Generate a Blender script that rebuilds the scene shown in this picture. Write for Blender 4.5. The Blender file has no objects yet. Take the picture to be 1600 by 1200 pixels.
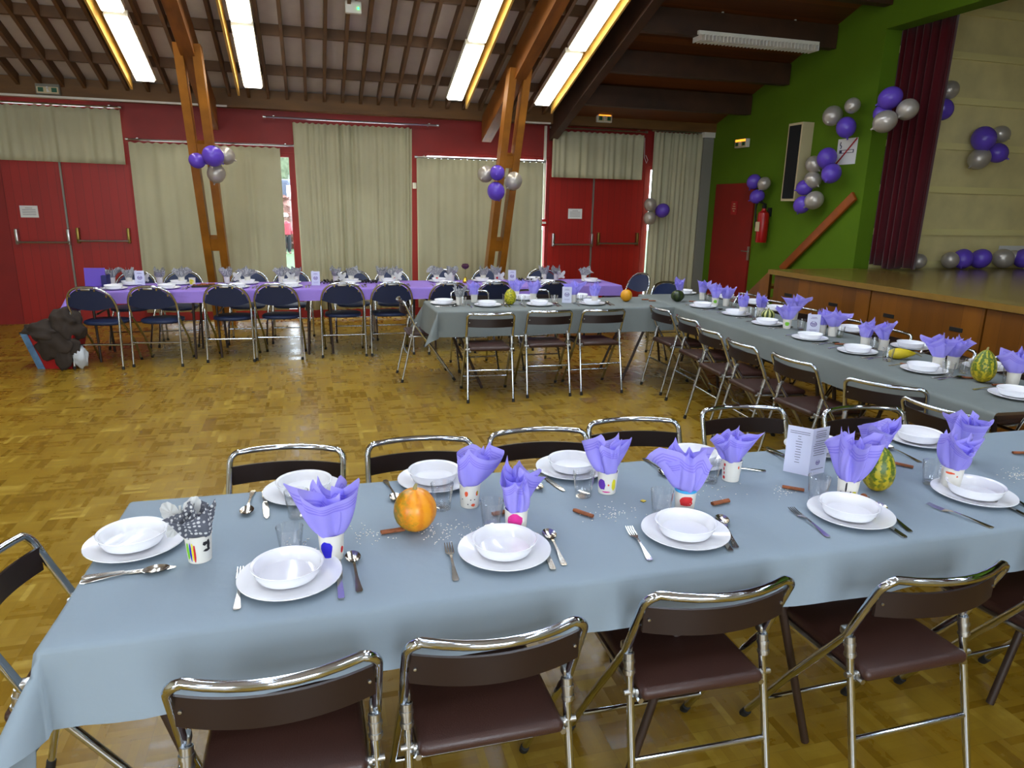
import bpy, bmesh, math, random
from mathutils import Vector, Matrix, noise
PI = math.pi
random.seed(7)
scene = bpy.context.scene
COL = scene.collection
# ------------------------------------------------------------------ camera
FPX = 1090.0
EYE = Vector((0, 0, 1.66))
pitch, roll, yaw = math.radians(14.40), math.radians(1.15), math.radians(16.13)
fwd = Vector((math.sin(yaw)*math.cos(pitch), math.cos(yaw)*math.cos(pitch), -math.sin(pitch)))
r0 = Vector((math.cos(yaw), -math.sin(yaw), 0)); u0 = r0.cross(fwd)
CR = math.cos(roll)*r0 + math.sin(roll)*u0
CU = -math.sin(roll)*r0 + math.cos(roll)*u0
def ray(u, v): return fwd + CR*((u-800)/FPX) - CU*((v-600)/FPX)
def G(u, v, z=0.0):            # point of the horizontal plane at height z
    d = ray(u, v); return EYE + d*((z-EYE.z)/d.z)
def W(u, v, Y):                # point of the plane Y = const (far wall)
    d = ray(u, v); return EYE + d*(Y/d.y)
def S(u, v, X):                # point of the plane X = const (side wall)
    d = ray(u, v); return EYE + d*(X/d.x)
cam = bpy.data.cameras.new('camera'); cam.sensor_width = 36; cam.lens = FPX*36/1600; cam.clip_end = 200; cam.clip_start = 0.05
co = bpy.data.objects.new('camera', cam); COL.objects.link(co)
m3 = Matrix((CR, CU, -fwd)).transposed()
co.matrix_world = Matrix.Translation(EYE) @ m3.to_4x4()
scene.camera = co
scene.view_settings.view_transform = 'Standard'; scene.view_settings.look = 'None'
scene.view_settings.gamma = 1; scene.view_settings.use_curve_mapping = False
scene.view_settings.exposure = 0.0
# ------------------------------------------------------------------ materials
def lin(c):
    return tuple(((x/255)/12.92 if x/255 <= .04045 else ((x/255+.055)/1.055)**2.4) for x in c) + (1.0,)
def mat(name, c, rough=.5, metal=0, spec=.5, noise_amt=0, noise_scale=8, bump=0, bump_scale=60, coat=0, emis=0, transl=0, stretch=None, sheen=0):
    m = bpy.data.materials.new(name); m.use_nodes = True
    nt = m.node_tree; N = nt.nodes; L = nt.links; b = N['Principled BSDF']
    col = lin(c)
    b.inputs['Base Color'].default_value = col
    b.inputs['Roughness'].default_value = rough; b.inputs['Metallic'].default_value = metal
    b.inputs['Specular IOR Level'].default_value = spec
    b.inputs['Coat Weight'].default_value = coat; b.inputs['Coat Roughness'].default_value = .15
    b.inputs['Sheen Weight'].default_value = sheen
    if emis: b.inputs['Emission Color'].default_value = col; b.inputs['Emission Strength'].default_value = emis
    tc = N.new('ShaderNodeTexCoord'); mp = N.new('ShaderNodeMapping'); L.new(tc.outputs['Object'], mp.inputs['Vector'])
    if stretch: mp.inputs['Scale'].default_value = stretch
    if noise_amt:
        n = N.new('ShaderNodeTexNoise'); n.inputs['Scale'].default_value = noise_scale; n.inputs['Detail'].default_value = 4
        L.new(mp.outputs[0], n.inputs['Vector'])
        mx = N.new('ShaderNodeMix'); mx.data_type = 'RGBA'
        k = noise_amt
        mx.inputs['A'].default_value = tuple(x*(1-k) for x in col[:3])+(1,)
        mx.inputs['B'].default_value = tuple(min(1, x*(1+k)) for x in col[:3])+(1,)
        mr = N.new('ShaderNodeMapRange'); mr.inputs[1].default_value = .3; mr.inputs[2].default_value = .7
        L.new(n.outputs['Fac'], mr.inputs[0]); L.new(mr.outputs[0], mx.inputs['Factor'])
        L.new(mx.outputs['Result'], b.inputs['Base Color'])
    if bump:
        n2 = N.new('ShaderNodeTexNoise'); n2.inputs['Scale'].default_value = bump_scale; n2.inputs['Detail'].default_value = 3
        L.new(mp.outputs[0], n2.inputs['Vector'])
        bp = N.new('ShaderNodeBump'); bp.inputs['Strength'].default_value = bump; bp.inputs['Distance'].default_value = .01
        L.new(n2.outputs['Fac'], bp.inputs['Height']); L.new(bp.outputs[0], b.inputs['Normal'])
    if transl:
        t = N.new('ShaderNodeBsdfTranslucent'); t.inputs['Color'].default_value = col
        ms = N.new('ShaderNodeMixShader'); ms.inputs[0].default_value = transl
        L.new(b.outputs[0], ms.inputs[1]); L.new(t.outputs[0], ms.inputs[2]); L.new(ms.outputs[0], N['Material Output'].inputs['Surface'])
    return m
def mathn(nt, op, a, b=None, c=None):
    n = nt.nodes.new('ShaderNodeMath'); n.operation = op
    for i, x in enumerate((a, b, c)):
        if x is None: continue
        if isinstance(x, (int, float)): n.inputs[i].default_value = x
        else: nt.links.new(x, n.inputs[i])
    return n.outputs[0]
def ramp(nt, fac, stops, interp='LINEAR'):
    r = nt.nodes.new('ShaderNodeValToRGB'); r.color_ramp.interpolation = interp
    e = r.color_ramp.elements
    while len(e) > 1: e.remove(e[-1])
    e[0].position = stops[0][0]; e[0].color = lin(stops[0][1])
    for p, c in stops[1:]:
        x = e.new(p); x.color = lin(c)
    nt.links.new(fac, r.inputs[0]); return r.outputs[0]
def parquet():
    m = bpy.data.materials.new('parquet'); m.use_nodes = True; nt = m.node_tree; N = nt.nodes; L = nt.links; b = N['Principled BSDF']
    tc = N.new('ShaderNodeTexCoord'); sp = N.new('ShaderNodeSeparateXYZ'); L.new(tc.outputs['Object'], sp.inputs[0])
    cs = .14
    X = mathn(nt, 'DIVIDE', sp.outputs[0], cs); Y = mathn(nt, 'DIVIDE', sp.outputs[1], cs)
    fx = mathn(nt, 'FLOOR', X); fy = mathn(nt, 'FLOOR', Y)
    par = mathn(nt, 'FLOORED_MODULO', mathn(nt, 'ADD', fx, fy), 2)
    rx = mathn(nt, 'FRACT', X); ry = mathn(nt, 'FRACT', Y)
    st = mathn(nt, 'ADD', mathn(nt, 'MULTIPLY', rx, par), mathn(nt, 'MULTIPLY', ry, mathn(nt, 'SUBTRACT', 1, par)))
    s5 = mathn(nt, 'MULTIPLY', st, 5); sid = mathn(nt, 'FLOOR', s5); sf = mathn(nt, 'FRACT', s5)
    cv = N.new('ShaderNodeCombineXYZ'); L.new(fx, cv.inputs[0]); L.new(fy, cv.inputs[1]); L.new(sid, cv.inputs[2])
    wn = N.new('ShaderNodeTexWhiteNoise'); wn.noise_dimensions = '3D'; L.new(cv.outputs[0], wn.inputs[0])
    cv2 = N.new('ShaderNodeCombineXYZ'); L.new(fx, cv2.inputs[0]); L.new(fy, cv2.inputs[1])
    wn2 = N.new('ShaderNodeTexWhiteNoise'); wn2.noise_dimensions = '3D'; L.new(cv2.outputs[0], wn2.inputs[0])
    v = mathn(nt, 'ADD', mathn(nt, 'MULTIPLY', wn.outputs[0], .6), mathn(nt, 'MULTIPLY', wn2.outputs[0], .4))
    nz = N.new('ShaderNodeTexNoise'); nz.inputs['Scale'].default_value = 22; nz.inputs['Detail'].default_value = 5; L.new(tc.outputs['Object'], nz.inputs['Vector'])
    v = mathn(nt, 'ADD', v, mathn(nt, 'MULTIPLY', mathn(nt, 'SUBTRACT', nz.outputs['Fac'], .5), .6))
    c = ramp(nt, v, [(0, (124, 92, 19)), (.3, (137, 104, 23)), (.6, (147, 115, 29)), (.85, (157, 126, 37)), (1, (172, 143, 52))])
    e1 = mathn(nt, 'LESS_THAN', sf, .05); ex = mathn(nt, 'LESS_THAN', mathn(nt, 'MINIMUM', rx, ry), .014)
    g = mathn(nt, 'MAXIMUM', mathn(nt, 'MULTIPLY', e1, .5), ex)
    mx = N.new('ShaderNodeMix'); mx.data_type = 'RGBA'; L.new(mathn(nt, 'MULTIPLY', g, .3), mx.inputs['Factor']); L.new(c, mx.inputs['A']); mx.inputs['B'].default_value = lin((50, 30, 10))
    L.new(mx.outputs['Result'], b.inputs['Base Color'])
    b.inputs['Roughness'].default_value = .3
    rr = N.new('ShaderNodeMapRange'); rr.inputs[3].default_value = .2; rr.inputs[4].default_value = .42; L.new(v, rr.inputs[0]); L.new(rr.outputs[0], b.inputs['Roughness'])
    b.inputs['Specular IOR Level'].default_value = .45
    return m
def plank_mat(name, c1, c2, axis, width, rough=.35, grain=(1, 1, 12), gap=.02, spec=.5):
    m = bpy.data.materials.new(name); m.use_nodes = True; nt = m.node_tree; N = nt.nodes; L = nt.links; b = N['Principled BSDF']
    tc = N.new('ShaderNodeTexCoord'); sp = N.new('ShaderNodeSeparateXYZ'); L.new(tc.outputs['Object'], sp.inputs[0])
    X = mathn(nt, 'DIVIDE', sp.outputs[axis], width); f = mathn(nt, 'FLOOR', X); fr = mathn(nt, 'FRACT', X)
    wn = N.new('ShaderNodeTexWhiteNoise'); wn.noise_dimensions = '1D'; L.new(f, wn.inputs['W'])
    mp = N.new('ShaderNodeMapping'); mp.inputs['Scale'].default_value = grain; L.new(tc.outputs['Object'], mp.inputs['Vector'])
    nz = N.new('ShaderNodeTexNoise'); nz.inputs['Scale'].default_value = 3; nz.inputs['Detail'].default_value = 6; L.new(mp.outputs[0], nz.inputs['Vector'])
    v = mathn(nt, 'ADD', mathn(nt, 'MULTIPLY', wn.outputs[0], .55), mathn(nt, 'MULTIPLY', nz.outputs['Fac'], .5))
    c = ramp(nt, v, [(.1, c1), (.9, c2)])
    mx = N.new('ShaderNodeMix'); mx.data_type = 'RGBA'; L.new(mathn(nt, 'MULTIPLY', mathn(nt, 'LESS_THAN', fr, gap), .6), mx.inputs['Factor']); L.new(c, mx.inputs['A']); mx.inputs['B'].default_value = (.01, .006, .003, 1)
    L.new(mx.outputs['Result'], b.inputs['Base Color']); b.inputs['Roughness'].default_value = rough; b.inputs['Specular IOR Level'].default_value = spec
    return m
def uvstripe(name, ca, cb, n, thr=.5, cbase=None, wob=.1, rough=.4, amp=.5, patch=None):
    m = bpy.data.materials.new(name); m.use_nodes = True; nt = m.node_tree; N = nt.nodes; L = nt.links; b = N['Principled BSDF']
    uv = N.new('ShaderNodeUVMap'); sp = N.new('ShaderNodeSeparateXYZ'); L.new(uv.outputs[0], sp.inputs[0])
    tc = N.new('ShaderNodeTexCoord'); nz = N.new('ShaderNodeTexNoise'); nz.inputs['Scale'].default_value = 75; nz.inputs['Detail'].default_value = 4; L.new(tc.outputs['Object'], nz.inputs['Vector'])
    s = mathn(nt, 'SINE', mathn(nt, 'MULTIPLY', sp.outputs[0], 2*PI*n))
    s = mathn(nt, 'ADD', mathn(nt, 'MULTIPLY', s, amp), mathn(nt, 'ADD', mathn(nt, 'MULTIPLY', mathn(nt, 'SUBTRACT', nz.outputs['Fac'], .5), wob*10), .5))
    c = ramp(nt, s, [(max(0, thr-.15), ca), (min(1, thr+.15), cb)])
    if cbase:
        mx = N.new('ShaderNodeMix'); mx.data_type = 'RGBA'; L.new(c, mx.inputs['A']); mx.inputs['B'].default_value = lin(cbase)
        k = mathn(nt, 'ADD', mathn(nt, 'MULTIPLY', mathn(nt, 'SUBTRACT', .55, sp.outputs[1]), 2.2), mathn(nt, 'MULTIPLY', mathn(nt, 'SUBTRACT', nz.outputs['Fac'], .5), 2))
        cl = N.new('ShaderNodeClamp'); L.new(k, cl.inputs[0]); L.new(mathn(nt, 'MULTIPLY', cl.outputs[0], .75), mx.inputs['Factor']); c = mx.outputs['Result']
    if patch:
        mx = N.new('ShaderNodeMix'); mx.data_type = 'RGBA'; L.new(c, mx.inputs['A']); mx.inputs['B'].default_value = lin(patch)
        k = mathn(nt, 'SUBTRACT', 1, mathn(nt, 'MULTIPLY', mathn(nt, 'ABSOLUTE', mathn(nt, 'SUBTRACT', sp.outputs[0], .5)), 5.2))
        k = mathn(nt, 'ADD', k, mathn(nt, 'ADD', mathn(nt, 'MULTIPLY', mathn(nt, 'SUBTRACT', nz.outputs['Fac'], .5), 2.6), mathn(nt, 'MULTIPLY', mathn(nt, 'SUBTRACT', .45, sp.outputs[1]), .8)))
        cl = N.new('ShaderNodeClamp'); L.new(k, cl.inputs[0]); L.new(mathn(nt, 'MULTIPLY', cl.outputs[0], .8), mx.inputs['Factor']); c = mx.outputs['Result']
    L.new(c, b.inputs['Base Color']); b.inputs['Roughness'].default_value = rough
    return m
def napkin_mat(name, c, band, dots=False):
    m = bpy.data.materials.new(name); m.use_nodes = True; nt = m.node_tree; N = nt.nodes; L = nt.links; b = N['Principled BSDF']
    uv = N.new('ShaderNodeUVMap'); sp = N.new('ShaderNodeSeparateXYZ'); L.new(uv.outputs[0], sp.inputs[0])
    if dots:
        mp = N.new('ShaderNodeTexCoord')
        vo = N.new('ShaderNodeTexVoronoi'); vo.inputs['Scale'].default_value = 85; vo.inputs['Randomness'].default_value = .2; L.new(mp.outputs['Object'], vo.inputs['Vector'])
        c_ = ramp(nt, vo.outputs['Distance'], [(.34, (235, 235, 235)), (.40, c)])
    else:
        c_ = ramp(nt, sp.outputs[1], [(0, c), (.70, c), (.71, band), (.735, band), (.745, c), (.765, c), (.775, band), (.80, band), (.81, c), (.83, c), (.84, band), (.86, band), (.87, c)])
    L.new(c_, b.inputs['Base Color']); b.inputs['Roughness'].default_value = .85; b.inputs['Specular IOR Level'].default_value = .2
    t = N.new('ShaderNodeBsdfTranslucent'); L.new(c_, t.inputs['Color'])
    nz = N.new('ShaderNodeTexNoise'); nz.inputs['Scale'].default_value = 60
    tc = N.new('ShaderNodeTexCoord'); L.new(tc.outputs['Object'], nz.inputs['Vector'])
    bp = N.new('ShaderNodeBump'); bp.inputs['Strength'].default_value = .25; bp.inputs['Distance'].default_value = .004; L.new(nz.outputs['Fac'], bp.inputs['Height']); L.new(bp.outputs[0], b.inputs['Normal'])
    ms = N.new('ShaderNodeMixShader'); ms.inputs[0].default_value = .3
    L.new(b.outputs[0], ms.inputs[1]); L.new(t.outputs[0], ms.inputs[2]); L.new(ms.outputs[0], N['Material Output'].inputs['Surface'])
    return m
def clear_glass(name, base=.08, tint=(1, 1, 1, 1)):
    m = bpy.data.materials.new(name); m.use_nodes = True; nt = m.node_tree; N = nt.nodes; L = nt.links
    N.remove(N['Principled BSDF'])
    tr = N.new('ShaderNodeBsdfTransparent'); tr.inputs[0].default_value = tint
    gl = N.new('ShaderNodeBsdfGlossy'); gl.inputs['Roughness'].default_value = .04
    lw = N.new('ShaderNodeLayerWeight'); lw.inputs[0].default_value = .5
    k = mathn(nt, 'ADD', mathn(nt, 'MULTIPLY', mathn(nt, 'POWER', lw.outputs['Facing'], 2.2), .9), base)
    ms = N.new('ShaderNodeMixShader'); L.new(k, ms.inputs[0]); L.new(tr.outputs[0], ms.inputs[1]); L.new(gl.outputs[0], ms.inputs[2])
    L.new(ms.outputs[0], N['Material Output'].inputs['Surface']); return m
M = {}
M['parquet'] = parquet()
M['red'] = mat('red_paint', (136, 18, 11), .55, noise_amt=.12, noise_scale=3)
M['reddoor'] = plank_mat('red_door_boards', (150, 17, 7), (164, 22, 10), 0, .1, .45, (1, 1, 1), .04)
M['green'] = mat('green_paint', (86, 118, 14), .8, spec=.25, noise_amt=.06, noise_scale=2)
M['sidewall'] = mat('cream_wall', (200, 190, 160), .8)
M['curtain'] = mat('beige_curtain', (192, 189, 158), .85, spec=.2, noise_amt=.05, noise_scale=2, transl=.04)
M['greycur'] = mat('grey_board', (130, 128, 118), .8)
M['steel'] = mat('brushed_steel', (190, 190, 188), .3, 1)
M['chrome'] = mat('chrome', (200, 207, 217), .1, 1)
M['greymetal'] = mat('grey_painted_metal', (128, 124, 116), .45, .3)
M['brass'] = mat('tarnished_brass', (150, 130, 70), .35, 1)
M['timber'] = mat('timber', (138, 82, 26), .45, noise_amt=.3, noise_scale=3, stretch=(4, 1, 1), spec=.4)
M['post'] = mat('pillar_timber', (160, 100, 26), .4, noise_amt=.25, noise_scale=4, spec=.5)
M['litjoist'] = mat('lamplit_joist_timber', (212, 166, 78), .5, noise_amt=.1)  # joist side beside a lamp, the lamplight put into its colour
M['joist'] = mat('joist_timber', (98, 66, 32), .6, noise_amt=.25, noise_scale=4)
M['beam'] = mat('dark_timber', (58, 32, 12), .6, noise_amt=.35, noise_scale=3)
M['ceilboard'] = plank_mat('ceiling_boards', (70, 36, 12), (112, 60, 20), 1, .12, .5, (.6, 8, 1))
M['panel'] = mat('ceiling_panel', (200, 186, 172), .8, noise_amt=.04)
M['fascia'] = mat('fascia_timber', (108, 74, 30), .6, noise_amt=.2, noise_scale=2, stretch=(1, 1, 6))
M['diff'] = mat('lamp_diffuser', (255, 250, 232), .5, emis=11)
M['diff2'] = mat('unseen_cool_diffuser', (224, 238, 255), .5, emis=24)  # lamps out of view, glow made cooler and stronger to light the near table
M['white'] = mat('white_enamel', (225, 222, 210), .4)
M['whitepaper'] = mat('white_paper', (228, 228, 226), .8)
M['cardpaper'] = mat('pale_card', (214, 216, 236), .8)
M['ink'] = mat('dark_ink', (60, 55, 80), .8)
M['emblem'] = mat('purple_ink', (96, 70, 150), .7)
M['china'] = mat('white_china', (240, 240, 244), .12, spec=.6)
M['cutlery'] = mat('cutlery_steel', (200, 196, 188), .18, 1)
M['cup'] = mat('paper_cup', (226, 222, 212), .7)
M['napkin'] = napkin_mat('purple_napkin', (180, 170, 250), (156, 143, 240))
M['dots'] = napkin_mat('dotted_napkin', (112, 114, 124), (0, 0, 0), True)
M['dots2'] = napkin_mat('pale_dotted_napkin', (150, 152, 158), (0, 0, 0), True)
M['whitenap'] = mat('white_tissue', (225, 225, 222), .85, transl=.3)
M['sheer'] = mat('sheer_grey', (176, 178, 180), .8, transl=.3, noise_amt=.3, noise_scale=160)
M['clothgrey'] = mat('grey_blue_cloth', (138, 152, 163), .72, spec=.3, noise_amt=.035, noise_scale=1.5, bump=.25, bump_scale=14)
M['clothgrey2'] = mat('far_light_cloth', (118, 124, 122), .72, spec=.3, noise_amt=.05, noise_scale=2, bump=.25, bump_scale=14)  # greener light on the far tables put into the cloth colour
M['clothpurple'] = mat('purple_cloth', (150, 122, 204), .75, spec=.25, noise_amt=.05, noise_scale=2, bump=.2, bump_scale=14)
M['vinyl'] = mat('brown_vinyl', (62, 38, 32), .36, spec=.5, bump=.12, bump_scale=300)
M['backbrown'] = mat('brown_panel', (37, 23, 20), .4, spec=.45)
M['navy'] = mat('navy_vinyl', (38, 50, 84), .45, spec=.4, bump=.1, bump_scale=200)
M['rubber'] = mat('black_rubber', (20, 20, 20), .7)
M['legpaint'] = mat('brown_leg_paint', (52, 36, 28), .45)
M['board'] = mat('tabletop_board', (120, 95, 70), .6)
M['balp'] = mat('purple_balloon', (110, 80, 208), .22, spec=.5, transl=.12)
M['bals'] = mat('silver_balloon', (196, 188, 178), .28, metal=.4, transl=.12)
M['velvet'] = mat('maroon_velvet', (72, 8, 18), .9, spec=.1, sheen=.4)
M['stagefront'] = plank_mat('stage_front_boards', (86, 48, 8), (136, 82, 16), 1, .17, .35, (1, 3, .5), .012)
M['stagefloor'] = plank_mat('stage_floor_boards', (104, 86, 36), (134, 112, 50), 0, .12, .22, (6, .7, 1), .02)
M['nosing'] = mat('yellowed_nosing', (132, 98, 34), .4, noise_amt=.1)
M['batten'] = mat('cream_batten', (232, 220, 152), .7)
M['stagewall'] = mat('cream_panelling', (224, 210, 150), .8, noise_amt=.1, noise_scale=3)
M['cinn'] = mat('cinnamon', (140, 78, 42), .7, noise_amt=.3, noise_scale=60)
M['black'] = mat('black', (12, 12, 13), .6)
M['speakercloth'] = mat('black_grille', (14, 15, 17), .9)
M['orangewood'] = mat('orange_handrail', (150, 74, 20), .4, noise_amt=.15)
M['extred'] = mat('extinguisher_red', (170, 18, 20), .3)
M['sign_lit'] = mat('lit_sign', (255, 150, 40), .5, emis=2.2)
M['sign_face'] = mat('sign_face', (205, 190, 150), .5)
M['signgreen'] = mat('sign_green', (20, 90, 60), .5)
M['greenled'] = mat('green_led', (40, 255, 120), .5, emis=6)
M['pred'] = mat('paint_red', (205, 36, 40), .7)
M['pmag'] = mat('paint_magenta', (214, 40, 140), .7)
M['pblue'] = mat('paint_blue', (34, 24, 190), .7)
M['ppur'] = mat('paint_purple', (100, 50, 170), .7)
M['pyel'] = mat('paint_yellow', (226, 214, 40), .7)
M['pgrn'] = mat('paint_green', (130, 205, 50), .7)
M['pcyan'] = mat('paint_cyan', (70, 170, 225), .7)
M['pora'] = mat('paint_orange', (230, 90, 50), .7)
M['pblk'] = mat('paint_black', (34, 30, 34), .7)
M['gpump'] = uvstripe('pumpkin_skin', (226, 132, 14), (236, 154, 22), 9, .4, rough=.35, amp=.25, patch=(92, 110, 20))
M['gourd'] = uvstripe('striped_gourd_skin', (78, 104, 20), (182, 172, 36), 10, .6, cbase=(206, 168, 20), wob=.26, amp=.3)
M['gourdy'] = uvstripe('yellow_green_gourd', (116, 126, 20), (196, 184, 30), 9, .5, wob=.3, amp=.08)
M['gourdg'] = uvstripe('dark_gourd_skin', (28, 40, 14), (56, 70, 24), 8, .6, wob=.1)
M['gourdw'] = uvstripe('cream_striped_gourd', (50, 70, 22), (196, 196, 120), 9, .55, wob=.06)
M['gyellow'] = mat('yellow_gourd', (214, 190, 40), .4)
M['gorange'] = mat('orange_gourd', (216, 150, 20), .4, noise_amt=.1, noise_scale=20)
M['stem'] = mat('dry_stem', (150, 140, 90), .8)
M['glass'] = clear_glass('tumbler_glass', .06)
M['pane'] = clear_glass('window_glass', .04)
M['jacket'] = mat('brown_jacket', (56, 46, 39), .9, noise_amt=.2, noise_scale=10)
M['bagred'] = mat('red_bag', (170, 16, 24), .5)
M['bagblue'] = mat('blue_bag', (90, 130, 170), .5, noise_amt=.4, noise_scale=12)
M['bagwhite'] = mat('white_plastic', (200, 205, 210), .4)
M['purplebox'] = mat('purple_card', (110, 82, 190), .6)
M['navybox'] = mat('navy_card', (24, 28, 96), .5)
M['garland'] = mat('dark_leaves', (36, 34, 24), .6)
M['flower'] = mat('plum_flower', (66, 20, 52), .7)
M['gold'] = mat('gold_foil', (200, 170, 60), .3, 1)
M['rice'] = mat('white_rice', (235, 232, 222), .6)
M['outground'] = mat('pale_paving', (215, 215, 212), .9)
M['grass'] = mat('lawn', (52, 78, 38), .9, noise_amt=.3, noise_scale=4)
M['leaf'] = mat('hedge_leaves', (78, 90, 66), .8, noise_amt=.4, noise_scale=6)
M['leafr'] = mat('autumn_leaves', (110, 76, 66), .8, noise_amt=.4, noise_scale=6)
M['vanblue'] = mat('blue_car_paint', (30, 44, 66), .3)
M['pink'] = mat('pink_coat', (132, 42, 54), .8)
M['skin'] = mat('skin', (120, 90, 80), .6)
M['trousers'] = mat('dark_trousers', (10, 13, 20), .8)
# ------------------------------------------------------------------ object helpers
def obj(name, bm, m, parent=None, smooth=.6):
    me = bpy.data.meshes.new(name)
    bmesh.ops.recalc_face_normals(bm, faces=bm.faces)
    bm.to_mesh(me); bm.free()
    for x in (m if isinstance(m, (list, tuple)) else [m]): me.materials.append(M[x] if isinstance(x, str) else x)
    if smooth:
        me.shade_smooth(); me.set_sharp_from_angle(angle=smooth)
    o = bpy.data.objects.new(name, me); COL.objects.link(o)
    if parent: o.parent = parent
    return o
def tag(o, label, cat, group=None, kind=None):
    o['label'] = label; o['category'] = cat
    if group: o['group'] = group
    if kind: o['kind'] = kind
    return o
def thing(name, label, cat, loc=(0, 0, 0), rz=0, group=None):
    o = bpy.data.objects.new(name, None); COL.objects.link(o); o.empty_display_size = .1
    o.location = loc; o.rotation_euler = (0, 0, rz)
    return tag(o, label, cat, group)
def struct(name, bm, m, parent=None, smooth=0):
    o = obj(name, bm, m, parent, smooth)
    if not parent: o['kind'] = 'structure'
    return o
def dup(root, loc, rz, label, group=None):
    r = root.copy(); COL.objects.link(r); r.location = loc; r.rotation_euler = (0, 0, rz); r['label'] = label
    if group: r['group'] = group
    for ch in list(root.children):
        c = ch.copy(); COL.objects.link(c); c.parent = r
        for g in list(ch.children):
            d = g.copy(); COL.objects.link(d); d.parent = c
    return r
def NB(): return bmesh.new()
def box(bm, c, s, R=None, bev=0, seg=2, mi=0):
    r = bmesh.ops.create_cube(bm, size=1); vs = r['verts']
    for v in vs: v.co = Vector((v.co.x*s[0], v.co.y*s[1], v.co.z*s[2]))
    fs = list({f for v in vs for f in v.link_faces})
    if bev:
        es = list({e for v in vs for e in v.link_edges})
        rr = bmesh.ops.bevel(bm, geom=es, offset=bev, segments=seg, affect='EDGES', profile=.5)
        vs = list({v for f in rr['faces'] for v in f.verts} | {v for v in vs if v.is_valid})
        fs = list({f for v in vs for f in v.link_faces})
    for f in fs: f.material_index = mi
    T = Matrix.Translation(Vector(c)) @ (R.to_4x4() if R else Matrix.Identity(4))
    for v in vs: v.co = T @ v.co
    return vs
def bx(bm, x0, x1, y0, y1, z0, z1, mi=0, bev=0): return box(bm, ((x0+x1)/2, (y0+y1)/2, (z0+z1)/2), (x1-x0, y1-y0, z1-z0), None, bev, 2, mi)
def tube(bm, pts, r, n=10, mi=0, caps=True, closed=False):
    pts = [Vector(p) for p in pts]; k = len(pts); rings = []; up = None
    for i, p in enumerate(pts):
        if closed: t = pts[(i+1) % k]-pts[i-1]
        else: t = pts[min(i+1, k-1)]-pts[max(i-1, 0)]
        t.normalize()
        if up is None:
            up = Vector((0, 0, 1)) if abs(t.z) < .9 else Vector((0, 1, 0))
        a = t.cross(up); a.normalize(); b = a.cross(t); up = b
        rr = r[i] if isinstance(r, (list, tuple)) else r
        rings.append([bm.verts.new(p+a*math.cos(2*PI*j/n)*rr+b*math.sin(2*PI*j/n)*rr) for j in range(n)])
    for i in range(k if closed else k-1):
        A = rings[i]; B = rings[(i+1) % k]
        for j in range(n):
            f = bm.faces.new((A[j], A[(j+1) % n], B[(j+1) % n], B[j])); f.material_index = mi
    if caps and not closed:
        for R_ in (rings[0], rings[-1]):
            f = bm.faces.new(R_); f.material_index = mi
def arc_pts(pts, rad, seg=5):
    """round the corners of a polyline"""
    pts = [Vector(p) for p in pts]; out = [pts[0]]
    for i in range(1, len(pts)-1):
        a = (pts[i-1]-pts[i]); b = (pts[i+1]-pts[i]); d = min(rad, a.length*.49, b.length*.49)
        p0 = pts[i]+a.normalized()*d; p1 = pts[i]+b.normalized()*d
        for j in range(seg+1):
            t = j/seg; out.append(p0*(1-t)**2+pts[i]*2*t*(1-t)+p1*t*t)
    out.append(pts[-1]); return out
def lathe(bm, prof, n=28, c=(0, 0, 0), R=None, mi=0, uv=False, ribs=0, ribamp=0):
    c = Vector(c); L = bm.loops.layers.uv.verify() if uv else None
    rings = []
    for r, z in prof:
        if r < 1e-5: rings.append([bm.verts.new(Vector((0, 0, z)))])
        else: rings.append([bm.verts.new(Vector((r*(1+ribamp*abs(math.sin(ribs*PI*j/n)))*math.cos(2*PI*j/n), r*(1+ribamp*abs(math.sin(ribs*PI*j/n)))*math.sin(2*PI*j/n), z))) for j in range(n)])
    nf = []
    for i in range(len(rings)-1):
        A, B = rings[i], rings[i+1]
        for j in range(n):
            if len(A) == 1 and len(B) == 1: continue
            if len(A) == 1: vs = (A[0], B[j], B[(j+1) % n]); uvs = ((j+.5)/n, j/n, (j+1)/n); zs = (i, i+1, i+1)
            elif len(B) == 1: vs = (A[j], A[(j+1) % n], B[0]); uvs = (j/n, (j+1)/n, (j+.5)/n); zs = (i, i, i+1)
            else: vs = (A[j], A[(j+1) % n], B[(j+1) % n], B[j]); uvs = (j/n, (j+1)/n, (j+1)/n, j/n); zs = (i, i, i+1, i+1)
            f = bm.faces.new(vs); f.material_index = mi
            if uv:
                for lp, uu, zz in zip(f.loops, uvs, zs): lp[L].uv = (uu, zz/(len(rings)-1))
    for rg in rings:
        for v in rg:
            v.co = (R @ v.co if R else v.co)+c
def grid(bm, nu, nv, fn, mi=0, uv=False, closeu=False):
    L = bm.loops.layers.uv.verify() if uv else None
    V = [[bm.verts.new(Vector(fn(i/(nu-(0 if closeu else 1)), j/(nv-1)))) for j in range(nv)] for i in range(nu)]
    for i in range(nu if closeu else nu-1):
        for j in range(nv-1):
            i2 = (i+1) % nu
            f = bm.faces.new((V[i][j], V[i2][j], V[i2][j+1], V[i][j+1])); f.material_index = mi
            if uv:
                d = nu-(0 if closeu else 1); dv = nv-1
                for lp, q in zip(f.loops, ((i/d, j/dv), ((i+1)/d, j/dv), ((i+1)/d, (j+1)/dv), (i/d, (j+1)/dv))): lp[L].uv = q
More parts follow.
